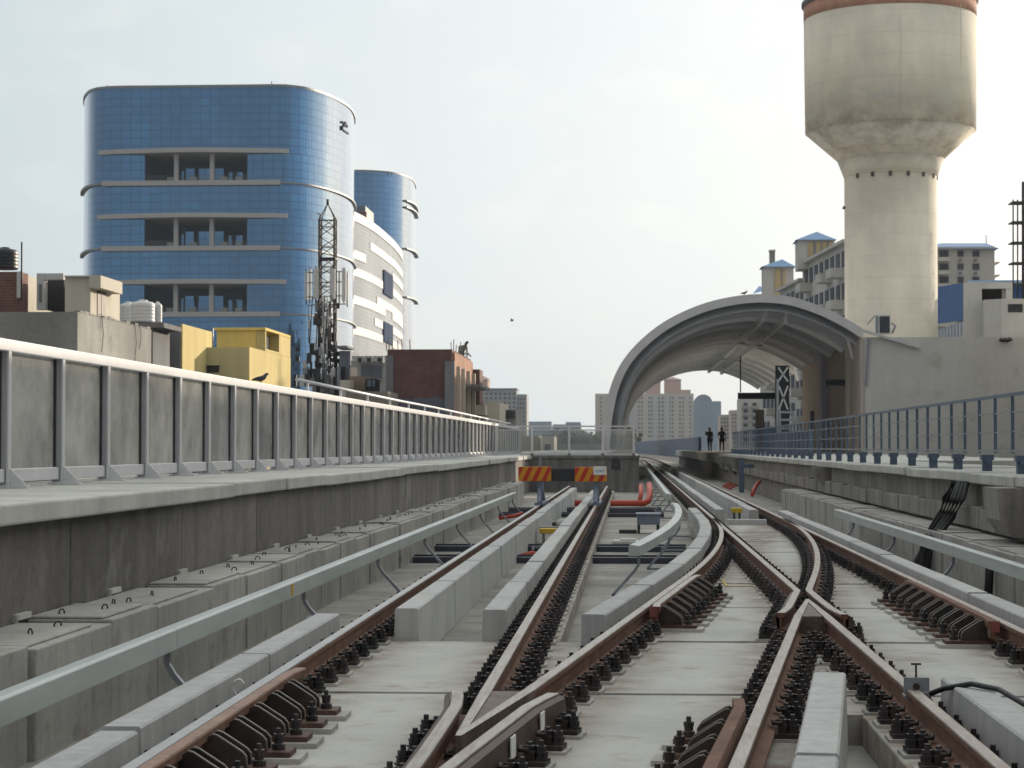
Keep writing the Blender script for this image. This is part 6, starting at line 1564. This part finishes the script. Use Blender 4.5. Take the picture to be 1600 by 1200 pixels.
# ------------------------------------------------------------------ people and birds
M['skin'] = plain('skin', (0.12, 0.065, 0.045), 0.6)
M['hair'] = plain('black_hair', (0.008, 0.007, 0.007), 0.7)
def person(label, loc, face, top, trousers, J_, arms, grp=None):
    """J_: joints of the trunk and legs; one continuous body grown with the Skin modifier, clothing as separate shells"""
    t = thing('person', label, 'person', loc, grp)
    V, E, Rd = [], [], []
    def add(p, r, par=None):
        V.append(Vector(p)); Rd.append(r)
        if par is not None: E.append((par, len(V) - 1))
        return len(V) - 1
    pel = add(J_['pelvis'], 0.145)
    ch = add(J_['chest'], 0.165, add(J_['waist'], 0.135, pel))
    nk = add(J_['neck'], 0.062, ch)
    h0 = add(J_['head'], 0.095, nk); h1 = add(Vector(J_['head']) + Vector(J_.get('hd', (0, 0, 0.12))), 0.085, h0)
    for s in (-1, 1):
        hip = add(Vector(J_['pelvis']) + Vector((s * 0.10, 0, -0.07)), 0.10, pel)
        k = add(J_['knee'][s], 0.062, hip); a = add(J_['ankle'][s], 0.045, k)
        f = add(Vector(J_['ankle'][s]) + Vector((0, face * 0.16, -0.05)), 0.04, a)
        sh = add(Vector(J_['chest']) + Vector((s * 0.185, 0, 0.07)), 0.07, ch)
        el = add(arms[s][0], 0.045, sh); wr = add(arms[s][1], 0.032, el)
        d = (Vector(arms[s][1]) - Vector(arms[s][0])).normalized(); pm = add(Vector(arms[s][1]) + d * 0.07, 0.036, wr)
        side = d.cross(Vector((0, 1, 0.2))).normalized()
        for i, (o, L) in enumerate(((-0.03, 0.07), (-0.01, 0.085), (0.01, 0.08), (0.03, 0.06))):
            m1 = add(V[pm] + side * o + d * 0.035, 0.010, pm); add(V[m1] + d * L * 0.6 + Vector((0, face * 0.02, 0)), 0.008, m1)
        th = add(V[wr] + side * -0.045 + d * 0.045, 0.011, wr); add(V[th] + d * 0.035 + side * -0.01, 0.009, th)
    def grow(name, idx, mat, fat, parent):
        mp = {o: i for i, o in enumerate(idx)}
        me = bpy.data.meshes.new(name); me.from_pydata([tuple(V[i]) for i in idx], [(mp[a], mp[b]) for a, b in E if a in mp and b in mp], [])
        o = bpy.data.objects.new(name, me); COL.objects.link(o)
        sk = o.modifiers.new('s', 'SKIN'); sb = o.modifiers.new('u', 'SUBSURF'); sb.levels = 2; sb.render_levels = 2
        for i, vd in enumerate(me.skin_vertices[0].data): vd.radius = (Rd[idx[i]] * fat, Rd[idx[i]] * fat * 0.85); vd.use_root = (i == 0)
        bpy.context.view_layer.update()
        ev = o.evaluated_get(bpy.context.evaluated_depsgraph_get())
        nm = bpy.data.meshes.new_from_object(ev); nm.materials.clear(); nm.materials.append(mat)
        for p in nm.polygons: p.use_smooth = True
        bpy.data.objects.remove(o); o = bpy.data.objects.new(name, nm); COL.objects.link(o); o.parent = parent
        return o
    allv = list(range(len(V)))
    body = grow('body', allv, M['skin'], 1.0, t)
    # index map: 0 pelvis 1 waist 2 chest 3 neck 4,5 head, then 6.. per side blocks of 18
    B = [6, 6 + (len(V) - 6) // 2]
    shirt = [0, 1, 2] + [b + k for b in B for k in (4, 5)]
    grow('shirt', shirt, top, 1.36, t)
    tr = [0] + [b + k for b in B for k in (0, 1, 2)]
    grow('trousers', tr, trousers, 1.34, t)
    hd = Vector(J_['head']); up = Vector(J_.get('hd', (0, 0, 0.12))).normalized()
    c = hd + up * 0.07 - Vector((0, face * 0.02, 0))
    q = MB(); rg = []
    for i in range(6):
        a = math.pi / 2 * i / 5; rg.append([c + up * (0.125 * math.sin(a)) + Vector((0.108 * math.cos(a) * math.cos(u), 0.122 * math.cos(a) * math.sin(u), 0)) for u in [2 * math.pi * k / 14 for k in range(14)]])
    q.rings(rg, True, False, True); h = q.build('hair', M['hair'], t, org=(0, 0, 0)); h.location = (0, 0, 0)
    q = MB()
    for s in (-1, 1):
        e = hd + up * 0.055 + Vector((s * 0.035, face * 0.088, 0)); q.lathe([(0.003, e.z - 0.012), (0.012, e.z), (0.003, e.z + 0.012)], e.x, e.y, 8)
    m_ = hd + up * -0.035 + Vector((0, face * 0.09, 0)); q.box(m_.x - 0.025, m_.x + 0.025, m_.y - 0.005, m_.y + 0.005, m_.z - 0.006, m_.z + 0.006)
    h = q.build('face', M['hair'], t, org=(0, 0, 0)); h.location = (0, 0, 0)
    q = MB(); n_ = hd + up * 0.015 + Vector((0, face * 0.09, 0)); q.lathe([(0.016, n_.z - 0.02), (0.010, n_.z + 0.02), (0.004, n_.z + 0.035)], n_.x, n_.y, 8)
    for s in (-1, 1): q.lathe([(0.006, hd.z), (0.018, hd.z + 0.03), (0.006, hd.z + 0.065)], hd.x + s * 0.092, hd.y, 8)
    h = q.build('nose_and_ears', M['skin'], t, org=(0, 0, 0)); h.location = (0, 0, 0)
    return t
dk = plain('dark_navy_shirt', (0.020, 0.024, 0.042), 0.8); dk3 = plain('dark_grey_shirt', (0.035, 0.033, 0.034), 0.8); dk2 = plain('dark_trousers', (0.012, 0.012, 0.016), 0.8)
st = dict(pelvis=(0, 0, 0.95), waist=(0, 0, 1.10), chest=(0, 0.01, 1.32), neck=(0, 0.0, 1.49), head=(0, 0.01, 1.57), knee={-1: (-0.12, 0.02, 0.5), 1: (0.12, 0.03, 0.5)}, ankle={-1: (-0.13, 0, 0.09), 1: (0.13, 0, 0.09)})
f1 = Q(1128, 704, 150)
person('person in dark clothes on the platform, right hand one of two, elbows out', (f1.x, 150, 1.1), 1, dk, dk2, st,
       {-1: ((-0.29, -0.05, 1.14), (-0.20, 0.14, 1.0)), 1: ((0.29, -0.05, 1.14), (0.27, 0.06, 0.90))}, 'people standing on the platform')
st2 = dict(st); st2['knee'] = {-1: (-0.07, 0.04, 0.5), 1: (0.10, -0.02, 0.5)}; st2['ankle'] = {-1: (-0.06, 0.05, 0.09), 1: (0.10, -0.03, 0.09)}
f2 = Q(1109, 703, 152)
person('person in dark clothes on the platform, left hand one of two, raising a hand', (f2.x, 152, 1.1), 1, dk3, dk2, st2,
       {-1: ((-0.27, 0.12, 1.20), (-0.28, 0.30, 1.40)), 1: ((0.24, 0.0, 1.12), (0.22, 0.08, 0.88))}, 'people standing on the platform')
gs = plain('grey_green_shirt', (0.10, 0.11, 0.09), 0.8); gt = plain('grey_trousers', (0.06, 0.06, 0.055), 0.8)
f3 = Q(724, 551, 118.6)
q = MB(); q.box(f3.x - 2.5, f3.x + 1.0, 117.52, 120, GZ, 5.80); tag(q.build('brick_annex', M['brick'], org=(f3.x, 118.6, GZ)), 'lower brick annex behind the brick house, carrying the leaning person', 'annex')
bend_ = dict(pelvis=(0, 0, 0.9), waist=(0.04, 0.02, 1.05), chest=(0.14, 0.03, 1.25), neck=(0.24, 0.04, 1.40), head=(0.30, 0.05, 1.46), hd=(0.05, 0, 0.10), knee={-1: (-0.06, 0.1, 0.47), 1: (0.14, -0.05, 0.47)}, ankle={-1: (-0.12, 0.08, 0.09), 1: (0.06, -0.08, 0.09)})
person('person leaning forward among bare reinforcing rods on top of the brick house', (f3.x - 0.15, 118.6, 5.80), 1, gs, gt, bend_,
       {-1: ((0.06, 0.2, 1.0), (0.30, 0.24, 0.92)), 1: ((0.36, -0.05, 1.02), (0.50, 0.0, 0.86))})
def bird(label, p, s, fly=False):
    t = thing('bird', label, 'bird', p)
    q = MB(); a = Vector(p) + Vector((0, 0, 0.09 * s))
    q.tube([a + Vector((-0.17 * s, 0, -0.02 * s)), a + Vector((-0.09 * s, 0, 0)), a, a + Vector((0.07 * s, 0, 0.035 * s)), a + Vector((0.105 * s, 0, 0.085 * s)), a + Vector((0.13 * s, 0, 0.10 * s)), a + Vector((0.165 * s, 0, 0.092 * s))],
           [0.012 * s, 0.035 * s, 0.058 * s, 0.045 * s, 0.03 * s, 0.028 * s, 0.004 * s], 8)
    q.build('body', plain('pigeon_grey', (0.07, 0.075, 0.09), 0.7), t)
    q = MB()
    for k in (-1, 1):
        if fly: q.face([a + Vector((0.05 * s, 0, 0.02 * s)), a + Vector((-0.08 * s, 0, 0)), a + Vector((-0.1 * s, k * 0.3 * s, 0.16 * s)), a + Vector((0.02 * s, k * 0.33 * s, 0.18 * s))])
        else: q.tube([a + Vector((0.04 * s, k * 0.045 * s, 0.02 * s)), a + Vector((-0.06 * s, k * 0.05 * s, 0.01 * s)), a + Vector((-0.17 * s, k * 0.02 * s, -0.015 * s))], [0.03 * s, 0.034 * s, 0.008 * s], 6)
    q.build('wing', plain('dark_wing', (0.04, 0.042, 0.05), 0.7), t)
    if not fly:
        q = MB()
        for k in (-1, 1): q.tube([a + Vector((0, k * 0.02 * s, -0.04 * s)), a + Vector((0.005 * s, k * 0.02 * s, -0.09 * s))], 0.005 * s, 5)
        q.build('leg', M['redpaint'], t)
bp_ = Q(401, 598, 33.4)
bird('grey pigeon standing on the top rail of the left fence before the yellow house', (FX, 32.9, 2.472), 0.8)
bird('dark bird perched on the crown of the arched station roof', Q(1163, 462, 118.2) + Vector((0, 0, 0.03)), 1.2)
bird('tiny bird flying in the empty sky left of the arched roof', Q(800, 503, 160), 0.9, True)
bird('small dark bird gliding just left of the water tower shaft', Q(1319, 328, 124), 0.8, True)
for o in bpy.data.objects:
    if 'label' in o and not 4 <= len(o['label'].replace(',', '').split()) <= 16: print('LABEL', len(o['label'].split()), o['label'])
